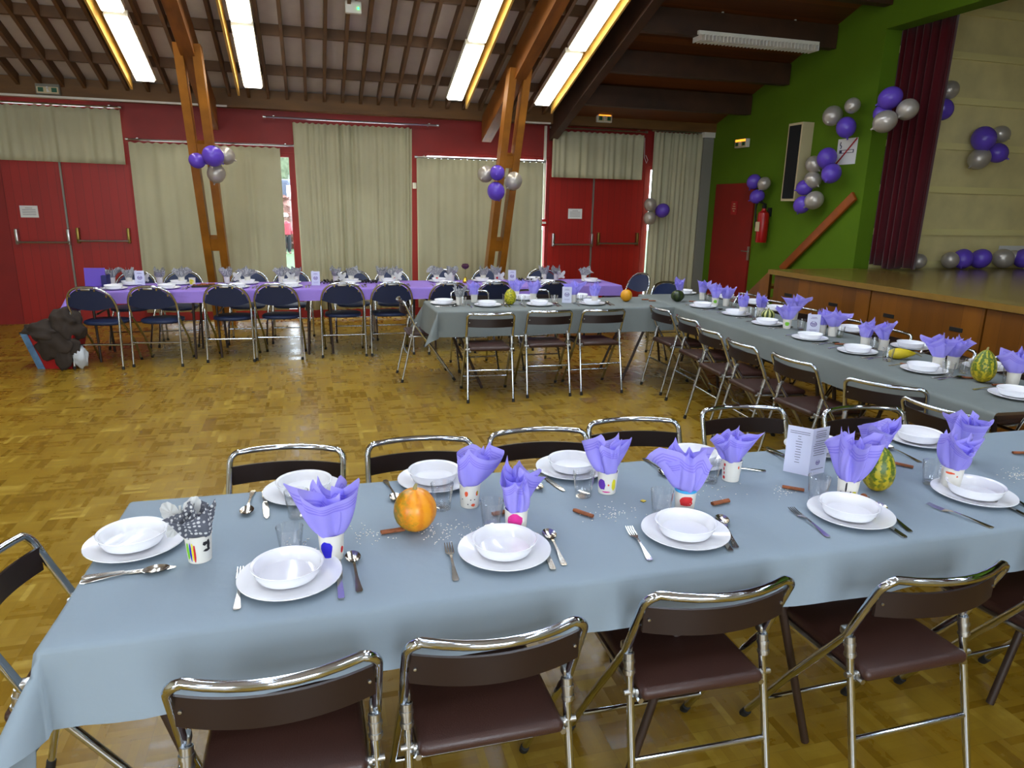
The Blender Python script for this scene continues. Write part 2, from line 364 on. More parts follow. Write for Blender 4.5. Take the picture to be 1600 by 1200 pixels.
def slab(bm, xs, zlo, zhi, yf, th, rows=5, mi=0):
    """panel in the XZ plane bowed along Y, with thickness"""
    rowsF = []
    for side in (0, 1):
        V = [[bm.verts.new(Vector((x, yf(x)+th*side, zlo(x)+(zhi(x)-zlo(x))*j/rows))) for j in range(rows+1)] for x in xs]
        rowsF.append(V)
        for i in range(len(xs)-1):
            for j in range(rows):
                bm.faces.new((V[i][j], V[i+1][j], V[i+1][j+1], V[i][j+1])).material_index = mi
    A, B = rowsF; n = len(xs)
    for i in range(n-1):
        bm.faces.new((A[i][0], A[i+1][0], B[i+1][0], B[i][0])).material_index = mi
        bm.faces.new((A[i][rows], A[i+1][rows], B[i+1][rows], B[i][rows])).material_index = mi
    for j in range(rows):
        bm.faces.new((A[0][j], A[0][j+1], B[0][j+1], B[0][j])).material_index = mi
        bm.faces.new((A[-1][j], A[-1][j+1], B[-1][j+1], B[-1][j])).material_index = mi
ORD = ['first', 'second', 'third', 'fourth', 'fifth', 'sixth', 'seventh', 'eighth', 'ninth', 'tenth', 'eleventh', 'twelfth', 'thirteenth', 'fourteenth']
# ------------------------------------------------------------------ the hall
YF = 10.6; XR = 6.3; XL = -5.6; YB = -2.4; RIDGE = 3.0; SL = .35; TH = math.atan(SL)
def zc(Y): return 3.05+SL*(10.5-Y) if Y >= RIDGE else 3.05+SL*(10.5-RIDGE)-SL*(RIDGE-Y)
RS = Matrix.Rotation(-TH, 3, 'X')
bm = NB(); bx(bm, XL-.2, 12.5, YB-.2, YF+.15, -.1, 0); struct('floor', bm, 'parquet')
def holed(name, x0, x1, z0, z1, holes, y0, y1, m):
    xs = sorted({x0, x1, *[h[0] for h in holes], *[h[1] for h in holes]}); zs = sorted({z0, z1, *[h[2] for h in holes], *[h[3] for h in holes]})
    bm = NB()
    for i in range(len(xs)-1):
        run = None
        for j in range(len(zs)-1):
            cx, cz = (xs[i]+xs[i+1])/2, (zs[j]+zs[j+1])/2
            if any(h[0] < cx < h[1] and h[2] < cz < h[3] for h in holes):
                if run: bx(bm, xs[i], xs[i+1], y0, y1, *run); run = None
            else: run = (run[0] if run else zs[j], zs[j+1])
        if run: bx(bm, xs[i], xs[i+1], y0, y1, *run)
    return struct(name, bm, m)
DL = (-3.70, -2.24, 0, 2.2); TL = (-3.70, -2.30, 2.25, 2.76); W1 = (-2.12, -.17, .05, 2.29); W2 = (.0, 1.46, .15, 2.6); W3 = (1.66, W(853.5, 300, 10.6).x+.05, .15, 2.385); DR = (3.60, 5.20, 0, 2.2); W4 = (5.26, 6.08, .1, 2.3)
holed('wall_far', XL-.2, XR+.25, 0, 3.02, [DL, TL, W1, W2, W3, DR, W4], YF, YF+.16, 'red')
for i, (h, nm) in enumerate(((TL, 'window above door'), (W1, ''), (W2, ''), (W3, ''), (W4, ''))):
    bm = NB(); x0, x1, z0, z1 = h; t = .05
    for a in ((x0, x0+t, z0, z1), (x1-t, x1, z0, z1), (x0+t, x1-t, z0, z0+t), (x0+t, x1-t, z1-t, z1)): bx(bm, a[0], a[1], YF+.02, YF+.11, a[2], a[3])
    fr = struct('window_%d' % (i+1), bm, 'red')
    bm = NB(); bx(bm, x0+t, x1-t, YF+.06, YF+.066, z0+t, z1-t); obj('glass_pane', bm, 'pane', fr, 0)
# fascia and trims
bm = NB(); bx(bm, XL, XR-.001, YF-.2, YF-.002, 2.834, 3.06); struct('trim_1', bm, 'fascia')
bm = NB(); bx(bm, XL, -.95, YF-.215, YF-.2, 2.826, 2.85); bx(bm, 3.1, 3.52, YF-.215, YF-.2, 2.826, 2.85); struct('trim_2', bm, 'white')
bm = NB(); bx(bm, -2.2, 3.5, YF-.03, YF, 0, .13); struct('baseboard_far', bm, 'red')
# ceilings
bm = NB()
n = 8
def roofslab(bm, x0, x1, off0, off1):
    for ya, yb in ((YF+.1, RIDGE), (RIDGE, YB-.2)):
        v = [bm.verts.new(Vector((x, y, zc(y)+o))) for o in (off0, off1) for x, y in ((x0, ya), (x1, ya), (x1, yb), (x0, yb))]
        for q in ((0, 1, 2, 3), (4, 5, 6, 7), (0, 1, 5, 4), (1, 2, 6, 5), (2, 3, 7, 6), (3, 0, 4, 7)): bm.faces.new([v[k] for k in q])
roofslab(bm, XL-.2, 3.62, 0, .08); ceil = struct('ceiling', bm, 'panel')
bm = NB(); roofslab(bm, 3.62, XR+.3, -.12, -.04); obj('boarding', bm, 'ceilboard', ceil, 0)
def sloped(bm, x0, x1, ya, yb, o0, o1):
    v = [bm.verts.new(Vector((x, y, zc(y)+o))) for o in (o0, o1) for x, y in ((x0, ya), (x1, ya), (x1, yb), (x0, yb))]
    for q in ((0, 1, 2, 3), (4, 5, 6, 7), (0, 1, 5, 4), (1, 2, 6, 5), (2, 3, 7, 6), (3, 0, 4, 7)): bm.faces.new([v[k] for k in q])
x = -5.46
while x < 3.5:
    if abs(x+1.15) > .1 and abs(x-2.55) > .1:
        bm = NB(); sloped(bm, x-.019, x+.019, YF-.19, RIDGE, -.13, -.002); obj('joist', bm, 'joist', ceil, 0)
    x += .2395
for y in (9.85, 9.03, 8.2, 7.37, 6.54, 5.71, 4.88, 4.05):
    bm = NB(); bx(bm, XL, 3.58, y-.035, y+.035, zc(y)-.105, zc(y)+.005); obj('purlin', bm, 'joist', ceil, 0)
    bm = NB(); bx(bm, 3.66, XR-.02, y-.38, y-.26, zc(y-.15)-.33, zc(y-.15)-.07); obj('beam', bm, 'beam', ceil, 0)
bm = NB(); sloped(bm, 3.56, 3.68, YF-.05, RIDGE, -.42, .0); obj('rafter', bm, 'beam', ceil, 0)
# side walls
def yzprism(bm, poly, x0, x1):
    a = [bm.verts.new(Vector((x0, y, z))) for y, z in poly]; b = [bm.verts.new(Vector((x1, y, z))) for y, z in poly]; k = len(poly)
    bm.faces.new(a); bm.faces.new(b)
    for i in range(k): bm.faces.new((a[i], a[(i+1) % k], b[(i+1) % k], b[i]))
bm = NB(); J = 7.06
yzprism(bm, [(J, 0), (YF, 0), (YF, zc(YF)), (J, zc(J))], XR, XR+.22)
yzprism(bm, [(YB, 3.64), (J, 3.64), (J, zc(J)), (RIDGE, zc(RIDGE)), (YB, zc(YB))], XR, XR+.22)
yzprism(bm, [(YB, .94), (-1.4, .94), (-1.4, 3.64), (YB, 3.64)], XR, XR+.22)
struct('wall_right', bm, 'green')
bm = NB(); yzprism(bm, [(YB, 0), (YF, 0), (YF, zc(YF)), (RIDGE, zc(RIDGE)), (YB, zc(YB))], XL-.2, XL); struct('wall_left', bm, 'sidewall')
holed('wall_back', XL-.2, XR+.25, 0, zc(YB)+.05, [(-4.8, -2.2, .7, 2.5), (-.6, 1.6, .7, 2.5)], YB-.16, YB, 'sidewall')
for i, (x0, x1) in enumerate(((-4.8, -2.2), (-.6, 1.6))):
    bm = NB(); z0, z1, t = .7, 2.5, .06
    for a in ((x0, x0+t, z0, z1), (x1-t, x1, z0, z1), (x0+t, x1-t, z0, z0+t), (x0+t, x1-t, z1-t, z1)): bx(bm, a[0], a[1], YB-.12, YB-.03, a[2], a[3])
    struct('window_%d' % (i+6), bm, 'red')
# grey corner boxing
bm = NB(); bx(bm, 6.12, XR-.002, YF-.16, YF-.001, 0, 2.75); struct('trim_3', bm, 'greycur')
bm = NB(); bx(bm, 6.10, XR-.003, YF-.19, YF-.001, 2.755, 2.86); struct('trim_4', bm, 'white')
# stage
bm = NB(); bx(bm, 5.07, 12.38, YB+.02, 6.95, .955, 1.0); sf = struct('trim_5', bm, 'stagefloor'); sf.name = 'stage'; sf['label'] = 'raised wooden stage with a plank floor and boarded front along the right'; sf['category'] = 'stage'
del sf['kind']
bm = NB(); bx(bm, 5.05, 5.07, YB, 6.97, .95, 1.002); bx(bm, 5.05, XR-.01, 6.95, 6.97, .95, 1.002); obj('nosing', bm, 'nosing', sf, 0)
seams = [6.93, 6.86, 5.42, 4.22, 3.05, 1.9, .75, -.4, -1.6]
hy = [(6.4, .74), (5.75, .74), (5.05, .74), (4.6, .74), (3.62, .74), (2.5, .74), (1.3, .74)]
for i in range(1, len(seams)-1):
    a, b = seams[i+1]+.008, seams[i]-.008
    bm = NB(); bx(bm, 5.085, 5.105, a, b, .02, .94); d = obj('front_panel', bm, 'stagefront', sf, 0)
for u, v, w_, h_ in ((1231.5, 461, 12, 4.5), (1301.5, 476, 13, 5), (1388.5, 493.5, 16, 6), (1493.5, 515, 20, 8)):
    p = S(u, v, 5.084); bm = NB(); box(bm, (5.083, p.y, p.z), (.006, .125, .034), None, .002, 2); obj('finger_hole', bm, 'black', sf, 0)
bm = NB(); bx(bm, 5.12, XR-.03, 6.9, 6.93, 0, .95); bx(bm, 5.11, 5.15, YB, 6.9, 0, .95); obj('side_panel', bm, 'stagefront', sf, 0)
YS = 7.1
bm = NB(); bx(bm, XR+.22, 12.4, YS, YS+.12, 0, 4.6); sw = struct('wall_stage_side', bm, 'stagewall')
bm = NB(); bx(bm, 12.4, 12.5, YB, YS+.1, 0, 4.6); struct('wall_stage_back', bm, 'stagewall')
bm = NB(); bx(bm, XR+.22, 12.5, YB, YS+.12, 4.6, 4.7); struct('ceiling_stage', bm, 'beam')
bm = NB(); bx(bm, XR+.22, 12.4, YB-.1, YB, 0, 4.6); struct('wall_stage_near', bm, 'stagewall')
zz = [W(1540, 20, YS).z, W(1540, 90, YS).z, W(1545, 160.5, YS).z, W(1525, 230, YS).z, W(1520, 297, YS).z, W(1512, 362, YS).z, 1.0+.05]
for i, z in enumerate(zz):
    bm = NB(); bx(bm, XR+.22, 12.4, YS-.032, YS, z-.045, z+.03); o = obj('batten', bm, 'batten', sw, 0)
bm = NB(); bx(bm, XR+.25, 12.3, 6.2, 7.05, 4.15, 4.5); struct('trim_6', bm, 'beam')
# stairs at the far end of the stage
st = thing('stairs', 'short flight of wooden steps climbing to the far end of the stage', 'stairs', (5.1, 7.0, 0))
for i in range(4):
    bm = NB(); y0 = .26*i+.02; bx(bm, .04, 1.14, y0, y0+.27, .77-.2*i, .8-.2*i); obj('tread', bm, 'stagefront', st, 0)
bm = NB(); yzprism(bm, [(0, 0), (1.12, 0), (1.12, .12), (.0, .99)], .0, .035); obj('stringer', bm, 'stagefront', st, 0)
# ------------------------------------------------------------------ roof posts and rafters
for X, lab in ((-1.15, 'leaning twin timber pillar and rafter in the left half of the hall'), (2.55, 'leaning twin timber pillar and rafter left of the right double doors')):
    t = thing('timber_pillar', lab, 'pillar', (X, 10.16, 0), 0)
    for s in (-1, 1):
        bm = NB(); v = []
        for z in (0.0, 3.25):
            for dx, dy in ((-.045, -.09), (.045, -.09), (.045, .09), (-.045, .09)): v.append(bm.verts.new(Vector((s*.092+dx, -.43*z+dy, z))))
        for q in ((0, 1, 2, 3), (4, 5, 6, 7), (0, 1, 5, 4), (1, 2, 6, 5), (2, 3, 7, 6), (3, 0, 4, 7)): bm.faces.new([v[k] for k in q])
        obj('post', bm, 'post', t, 0)
    for z in (1.12, 2.22, .2):
        bm = NB(); box(bm, (0, -.43*z, z), (.094, .12, .16), Matrix.Rotation(math.atan(.43), 3, 'X')); obj('spacer_block', bm, 'post', t, 0)
    bm = NB(); a = []
    for o in (-.54, -.2):
        for x, y in ((-.07, 10.42), (.07, 10.42), (.07, RIDGE), (-.07, RIDGE)): a.append(bm.verts.new(Vector((x, y-10.16, zc(y)+o))))
    for q in ((0, 1, 2, 3), (4, 5, 6, 7), (0, 1, 5, 4), (1, 2, 6, 5), (2, 3, 7, 6), (3, 0, 4, 7)): bm.faces.new([a[k] for k in q])
    obj('rafter', bm, 'timber', t, 0)
# ------------------------------------------------------------------ lights on the slope
LX = [(-1.77, 'first'), (-.57, 'second'), (1.95, 'third'), (3.17, 'fourth')]
def fixture(X, yc, lab, back=False, grp=None, dm='diff'):
    t = thing('ceiling_light', lab, 'light', (X, yc, zc(yc)-.26), 0, grp)
    t.rotation_euler = ((TH if back else -TH), 0, 0)
    bm = NB(); bx(bm, -.112, .112, -.644, .644, -.035, .03); obj('housing', bm, 'white', t, 0)
    bm = NB(); box(bm, (0, 0, -.051), (.2, 1.255, .03), None, .012, 2); obj('diffuser', bm, dm, t)
for X, nm in LX:
    for k in range(5):
        yc = 9.17-k*1.292
        lab = {0: 'lit lower fluorescent ceiling lamp, %s row from the left' % nm, 1: 'lit fluorescent ceiling lamp above the lowest one, %s row from the left' % nm}.get(k, 'lit fluorescent lamp, %s up the slope in the %s row' % (ORD[k], nm))
        fixture(X, yc, lab, dm='diff' if k < 2 else 'diff2')
    for s in ((-1,) if X < 0 else (1,)):
        bm = NB(); sloped(bm, X+s*.185-.012, X+s*.185+.012, YF-.72, RIDGE, -.36, -.12)
        obj('joist_board', bm, 'litjoist', ceil, 0)
for X in (-3.5, -.6, 2.4, 5.0):
    for yc in (1.2, -1.0): fixture(X, yc, 'added unseen fluorescent lamp on the rear slope of the roof', True, 'added lamps on the rear slope', 'diff2')  # lamps added out of view to light the near end of the hall
# unlit louvred lamp
p0, p1 = W(1087, 58, 7.85), W(1274, 73, 7.85)
t = thing('louvred_ceiling_light', 'unlit white louvred lamp hanging under the boarded ceiling on the right', 'light', ((p0.x+p1.x)/2, 7.85, p0.z), 0)
LW = p1.x-p0.x
bm = NB(); bx(bm, -LW/2, LW/2, -.07, .07, .02, .06); obj('housing', bm, 'white', t, 0)
for i in range(34):
    bm2 = NB() if i == 0 else bm2
    box(bm2, (-LW/2+LW*(i+.5)/34, 0, -.012), (.012, .19, .066))
obj('louvre', bm2, 'white', t, 0)
bm = NB(); bx(bm, -.5, -.48, -.01, .01, .06, zc(7.85)-.12-p0.z); bx(bm, .48, .5, -.01, .01, .06, zc(7.85)-.12-p0.z); obj('bracket', bm, 'white', t, 0)
# emergency unit with green diode
p = G(557, 12, 3.5); yy = 8.35; p = W(552, 12, yy)
t = thing('emergency_unit', 'small white ceiling unit with a glowing green diode', 'emergency light', p, 0)
bm = NB(); box(bm, (0, 0, 0), (.17, .06, .12), None, .01); obj('housing', bm, 'white', t); bm = NB(); lathe(bm, [(0, .012), (.008, .008), (.01, 0)], 10, (.05, -.034, -.01), Matrix.Rotation(PI/2, 3, 'X')); obj('diode', bm, 'greenled', t)
bm = NB(); bx(bm, -.02, .02, -.01, .01, .06, zc(yy)-p.z-.0); obj('bracket', bm, 'white', t, 0)
# ------------------------------------------------------------------ curtains
def curtain(name, lab, x0, x1, ztop, zbot, fold, amp,  rodx=None, rodz=None, Y=YF-.1, seed=0, slant=0, group=None, flare=0, rlab=None):
    rnd = random.Random(seed); ph = [rnd.uniform(0, 6.28) for _ in range(4)]
    def fn(a, b):
        x = x0+(x1-x0)*a + flare*(a-.5)*(1-b)*2
        a_ = a+.018*math.sin(a*9+ph[3])+.012*math.sin(a*23+ph[2]); env = .55+.45*math.sin(a*11+ph[1])
        w = env*math.sin(a_*fold*2*PI+ph[0])+.5*math.sin(a_*fold*2*PI*1.7+ph[1])+.5*math.sin(a*fold*.37*2*PI+ph[2])
        z = zbot+(ztop-zbot)*b + (slant*(a-.5)*(1-b)) + .008*math.sin(a*fold*4*PI)*(b > .99)
        return (x, Y+amp*w*(1-.25*b), z)
    bm = NB(); grid(bm, max(60, int(fold*14)), 9, fn)
    o = obj('curtain', bm, 'curtain', None, 1.2)
    md = o.modifiers.new('s', 'SOLIDIFY'); md.thickness = .004
    tag(o, lab, 'curtain'); t = None
    if rodx:
        t = thing('curtain_rod', rlab, 'curtain rod', ((rodx[0]+rodx[1])/2, Y, rodz)); h = (rodx[1]-rodx[0])/2
        bm = NB(); tube(bm, [(-h, 0, 0), (h, 0, 0)], .013, 8); obj('pole', bm, 'steel', t)
        for s in (-1, 1):
            bm = NB(); box(bm, (s*(h-.12), (YF-Y)/2, .01), (.02, YF-Y, .03)); obj('bracket', bm, 'steel', t, 0)
            bm = NB(); lathe(bm, [(0, -.02), (.018, -.018), (.02, .018), (0, .02)], 10, (s*h, 0, 0), Matrix.Rotation(PI/2, 3, 'Y')); obj('finial', bm, 'steel', t)
    return t
Yc = YF-.1
def Wc(u, v): return W(u, v, Yc)
a = Wc(187, 173)
curtain('c', 'short beige curtain over the left red double doors', -4.4, a.x, Wc(100, 167).z, Wc(100, 253).z, 11, .018, (-4.5, Wc(187, 170).x), Wc(100, 163.5).z, seed=1, slant=-.02, rlab='long curtain rail above the left red double doors')
a, b = Wc(200, 222), Wc(437, 230)
curtain('c', 'long beige curtain behind the left timber pillar', a.x, b.x, a.z, .13, 9, .014, (Wc(198, 217).x, Wc(460, 227).x), Wc(300, 221.5).z, seed=2, rlab='curtain rail crossing behind the left timber pillar')
a, b = Wc(457, 192), Wc(643, 199)
curtain('c', 'tallest beige curtain, in the middle of the back wall', a.x, b.x, a.z, .13, 10, .03, (Wc(413, 184).x, Wc(683, 197).x), Wc(550, 190).z, seed=3, Y=YF-.14, flare=-.03, rlab='highest curtain rail, in the middle of the back wall')
a, b = Wc(651, 250), Wc(849.5, 256)
curtain('c', 'beige curtain behind the right timber pillar', a.x, b.x, a.z+.034, .13, 10, .012, (Wc(650, 245).x, Wc(851, 252).x), Wc(750, 249).z, seed=4, rlab='curtain rail crossing behind the right timber pillar')
a, b = Wc(864, 204), Wc(1006, 210)
rod5 = curtain('c', 'short beige curtain over the right red double doors', a.x, b.x, a.z, Wc(930, 279).z, 8, .022, (Wc(861, 202).x, Wc(1010, 209).x), Wc(930, 202.5).z, seed=5, rlab='curtain rail above the right red double doors')
a, b = Wc(1023, 206), Wc(1098, 208)
curtain('c', 'narrow floor length curtain in the far right corner', a.x, b.x, a.z, .1, 6, .03, (a.x-.03, b.x+.03), a.z+.02, seed=6, rlab='short curtain rail in the far right corner')
# cord loop by the short curtain
p = Wc(1009, 215); bm = NB(); tube(bm, [(p.x, Yc+.03, p.z), (p.x+.01, Yc+.02, p.z-.3), (p.x+.05, Yc+.02, p.z-.38), (p.x+.07, Yc+.02, p.z-.33), (p.x+.03, Yc+.02, p.z-.26)], .004, 6)

for v_ in bm.verts: v_.co -= rod5.location
obj('draw_cord', bm, 'whitepaper', rod5)
# ------------------------------------------------------------------ doors
def doors(idx, D, split, lab):
    x0, x1, z0, z1 = D
    for k, (a, b) in enumerate(((x0, split), (split, x1))):
        bm = NB(); bx(bm, a+.0005, b-.0005, YF+.005, YF+.05, .0, z1)
        d = struct('door_%d' % (idx+k), bm, 'reddoor')
        ux = a+.08; vx = b-.08 if k else b-.03; zb = 1.07 if k == 0 else 1.09
        mt = 'steel' if k == 0 else 'brass'
        bm = NB(); tube(bm, [(ux, YF-.065, zb), (vx, YF-.065, zb)], .014, 8)
        obj('push_bar', bm, mt if k == 0 else 'steel', d)
        for q in (ux, vx):
            bm = NB(); box(bm, (q, YF-.03, zb+.07), (.035, .07, .2), None, .008); tube(bm, [(q, YF-.04, zb+.05), (q, YF-.065, zb)], .012, 6); obj('bar_bracket', bm, mt, d)
        if k == 0:
            bm = NB(); box(bm, (b-.03, YF-.012, z1/2), (.022, .024, z1-.05)); obj('bolt_rod', bm, 'greymetal', d, 0)
            bm = NB(); box(bm, (b-.03, YF-.02, .06), (.05, .04, .05), None, .006); obj('bolt_socket', bm, 'steel', d)
doors(1, DL, -3.0, 'left'); doors(3, DR, 4.36, 'right')
def notice(u0, v0, u1, v1, lab, X=None):
    a, b = W(u0, v0, YF-.003), W(u1, v1, YF-.003)
    t = thing('paper_notice', lab, 'notice', ((a.x+b.x)/2, YF-.004, (a.z+b.z)/2)); w, h = b.x-a.x, a.z-b.z
    bm = NB(); box(bm, (0, 0, 0), (w, .002, h)); obj('sheet', bm, 'whitepaper', t, 0)
    bm = NB()
    for i in range(5): box(bm, (0, -.0015, h*(.3-.14*i)), (w*(.75 if i else .4), .0006, h*.03))
    obj('printed_text', bm, 'ink', t, 0)
notice(30, 321, 61, 340, 'white paper notice taped to the left double doors'); notice(888, 326, 909, 342, 'white paper notice taped to the right double doors')
# cable trunking and call point left of the right doors
a, b = Wc(859, 196), Wc(856, 342)
bm = NB(); bx(bm, a.x-.05, a.x-.015, YF-.03, YF, b.z, a.z); tag(obj('cable_trunking', bm, 'white', None, 0), 'vertical white cable trunking left of the right double doors', 'cable trunking')
bm = NB(); box(bm, (a.x-.03, YF-.03, b.z-.06), (.11, .06, .11), None, .01); t = obj('call_point', bm, 'extred'); tag(t, 'red alarm call point under the white cable trunking', 'alarm button')
bm = NB(); box(bm, (a.x-.03, YF-.062, b.z-.06), (.06, .004, .03)); obj('glass_plate', bm, 'whitepaper', t, 0)
p = W(643, 290, YF); bm = NB(); box(bm, (p.x+.04, YF-.02, p.z), (.05, .04, .085), None, .006); tag(obj('wall_switch', bm, 'white'), 'small pale switch box on the red strip between two curtains', 'switch')
# exit signs
def exit_sign(loc, rz, w, h, lab, lit=True, face='sign_face'):
    t = thing('exit_sign', lab, 'exit sign', loc, rz)
    bm = NB(); box(bm, (0, .03, 0), (w, .06, h), None, .006); obj('casing', bm, 'white' if lit else 'greycur', t)
    bm = NB(); box(bm, (0, -.002, -.1*h), (w*.9, .006, h*.62)); obj('face', bm, face, t, 0)
    bm = NB(); box(bm, (-w*.28, -.007, -.08*h), (w*.22, .004, h*.42)); obj('pictogram', bm, 'signgreen', t, 0)
    bm = NB(); box(bm, (w*.28, -.007, -.08*h), (w*.22, .004, h*.42)); obj('pictogram', bm, 'signgreen', t, 0)
    bm = NB(); lathe(bm, [(0, .03), (.012, .024), (.015, .01), (.0, 0)], 8, (0, -.008, .0)); box(bm, (0, -.007, -.16*h), (w*.07, .004, h*.3)); box(bm, (w*.05, -.007, -.2*h), (w*.1, .004, h*.07), Matrix.Rotation(.6, 3, 'Y')); obj('running_figure', bm, 'whitepaper', t, 0)
    if lit:
        bm = NB(); box(bm, (0, -.006, h*.34), (w*.8, .012, h*.24)); obj('lamp_strip', bm, 'sign_lit', t, 0)
p = W(945, 184, YF-.265); exit_sign((p.x, YF-.265, p.z), 0, .24, .13, 'small lit exit sign above the short curtain of the right doors')
bm = NB(); p2 = W(74, 139, YF-.265); exit_sign((p2.x, YF-.265, p2.z), 0, .26, .12, 'dim exit sign above the short curtain of the left doors', False)
p = S(1157, 224, XR-.07); exit_sign((XR-.07, p.y, p.z), -PI/2, .3, .12, 'small lit exit sign on the green wall above the red door')
# red door in the green wall
a, b = S(1122, 288, XR), S(1183, 287, XR)
bm = NB(); bx(bm, XR-.03, XR+.0, b.y, a.y, 0, a.z); d = struct('door_5', bm, 'reddoor'); d.data.materials[0] = M['red']
q = S(1147, 325, XR-.035); bm = NB(); box(bm, (XR-.034, q.y, q.z), (.006, .16, .2)); obj('sign_plate', bm, 'bagred', d, 0)
bm = NB()
for k, ww in enumerate((.05, .07, .09, .04)): box(bm, (XR-.038, q.y, q.z+.06-.035*k), (.002, ww, .012))
obj('sign_text', bm, 'sign_face', d, 0)
q = S(1169, 396, XR-.03); bm = NB(); box(bm, (XR-.035, q.y, q.z), (.01, .045, .2)); tube(bm, [(XR-.035, q.y, q.z+.03), (XR-.08, q.y, q.z+.03), (XR-.08, q.y+.11, q.z+.03)], .009, 8); obj('door_handle', bm, 'steel', d)
# handrail
a, b = S(1331, 310, XR-.05), S(1224, 418, XR-.05)
t = thing('handrail', 'sloping orange-brown wooden handrail on the green wall beside the stage', 'handrail', (XR-.05, (a.y+b.y)/2, (a.z+b.z)/2))
dy, dz = a.y-b.y, a.z-b.z; L_ = math.hypot(dy, dz)
bm = NB(); box(bm, (0, 0, 0), (.04, L_+.1, .11), Matrix.Rotation(math.atan2(dz, dy), 3, 'X'), .006); obj('rail', bm, 'orangewood', t)
for k in (-.35, .35):
    bm = NB(); box(bm, (.03, dy*k, dz*k), (.04, .04, .04)); obj('bracket', bm, 'black', t, 0)
# column loudspeaker
a, b = S(1236, 193, XR-.18), S(1221, 314, XR-.18)
yy = (a.y+b.y)/2; hh = a.z-b.z
t = thing('column_speaker', 'tall narrow cream loudspeaker with a black front on the green wall', 'loudspeaker', (XR-.001, yy-.1, (a.z+b.z)/2), 0)
bm = NB(); bx(bm, -.17, 0, -.14, .14, -hh/2, hh/2); obj('cabinet', bm, 'sign_face', t, 0)
bm = NB(); bx(bm, -.176, -.17, -.115, .115, -hh/2+.03, hh/2-.03); obj('grille', bm, 'speakercloth', t, 0)
# no smoking sign
a, b = S(1311, 218, XR), S(1336, 256, XR)
t = thing('no_smoking_sign', 'white no smoking sign with a red diagonal bar on the green wall', 'sign', (XR-.004, (a.y+b.y)/2, (a.z+b.z)/2), -PI/2)
w, h = abs(a.y-b.y), a.z-b.z
bm = NB(); box(bm, (0, 0, 0), (w, .006, h)); obj('plate', bm, 'whitepaper', t, 0)
bm = NB(); box(bm, (0, -.006, 0), (math.hypot(w, h)*.97, .002, h*.07), Matrix.Rotation(-math.atan2(h, w), 3, 'Y')); obj('diagonal_bar', bm, 'extred', t, 0)
bm = NB(); box(bm, (0, -.0045, .0), (w*.74, .002, h*.13)); obj('cigarette', bm, 'ink', t, 0)
bm = NB(); box(bm, (.05*w, -.0055, .0), (w*.56, .002, h*.085)); obj('cigarette_paper', bm, 'whitepaper', t, 0)
bm = NB(); tube(bm, [(-w*.32, -.005, h*.12), (-w*.28, -.005, h*.2), (-w*.36, -.005, h*.28), (-w*.33, -.005, h*.38)], .006, 6); obj('smoke', bm, 'ink', t, 0)
# extinguisher
p = S(1193, 345, XR-.1)
t = thing('fire_extinguisher', 'red fire extinguisher hanging on the green wall by the red door', 'fire extinguisher', (XR-.11, p.y, p.z-.3))
bm = NB(); lathe(bm, [(0, 0), (.07, .0), (.078, .02), (.08, .36), (.07, .41), (.03, .44), (.028, .47), (0, .47)], 20); obj('cylinder', bm, 'extred', t)
bm = NB(); box(bm, (-.082, 0, .22), (.006, .09, .13)); obj('label', bm, 'sign_face', t, 0)
bm = NB(); box(bm, (0, 0, .49), (.05, .05, .05), None, .008); box(bm, (-.03, 0, .54), (.12, .025, .015), Matrix.Rotation(.25, 3, 'Y')); obj('valve', bm, 'black', t)
bm = NB(); tube(bm, arc_pts([(0, -.03, .5), (-.02, .1, .6), (-.03, .16, .5), (-.04, .11, .2)], .08), .011, 8); obj('hose', bm, 'black', t)
bm = NB(); box(bm, (.094, 0, .42), (.032, .06, .12)); obj('wall_bracket', bm, 'black', t, 0)
# stage curtain
y0, y1 = S(1424, 421, 6.6).y, 7.09
zt = S(1470, 26, 6.6).z
def fnc(a, b):
    y = y0+(y1-y0)*a + (-.03*b if a < .1 else 0); return (6.6-.068*a**3+.06*math.sin(a*6*2*PI)*(1-.9*a**4)+.015*math.sin(a*17*PI), y-.02*b*(1-a), 1.03+(zt-1.03)*b+.02*math.sin(a*9)*(1-b))
bm = NB(); grid(bm, 110, 14, fnc); o = obj('stage_curtain', bm, 'velvet', None, 1.5); md = o.modifiers.new('s', 'SOLIDIFY'); md.thickness = .006
tag(o, 'gathered maroon curtain hanging at the far end of the stage opening', 'curtain')
bm = NB(); tube(bm, [(6.6, -1, zt+.03), (6.6, 7.08, zt+.03)], .015, 8); tag(obj('curtain_track', bm, 'steel'), 'steel track carrying the maroon stage curtain', 'curtain rod')
p, q = W(1562, 384, YS-.03), W(1640, 402, YS-.03)
bm = NB(); bx(bm, p.x, q.x, YS-.03, YS-.021, q.z, p.z); tag(obj('poster', bm, 'whitepaper', None, 0), 'blank pale sheet low on the panelled wall of the stage', 'poster')
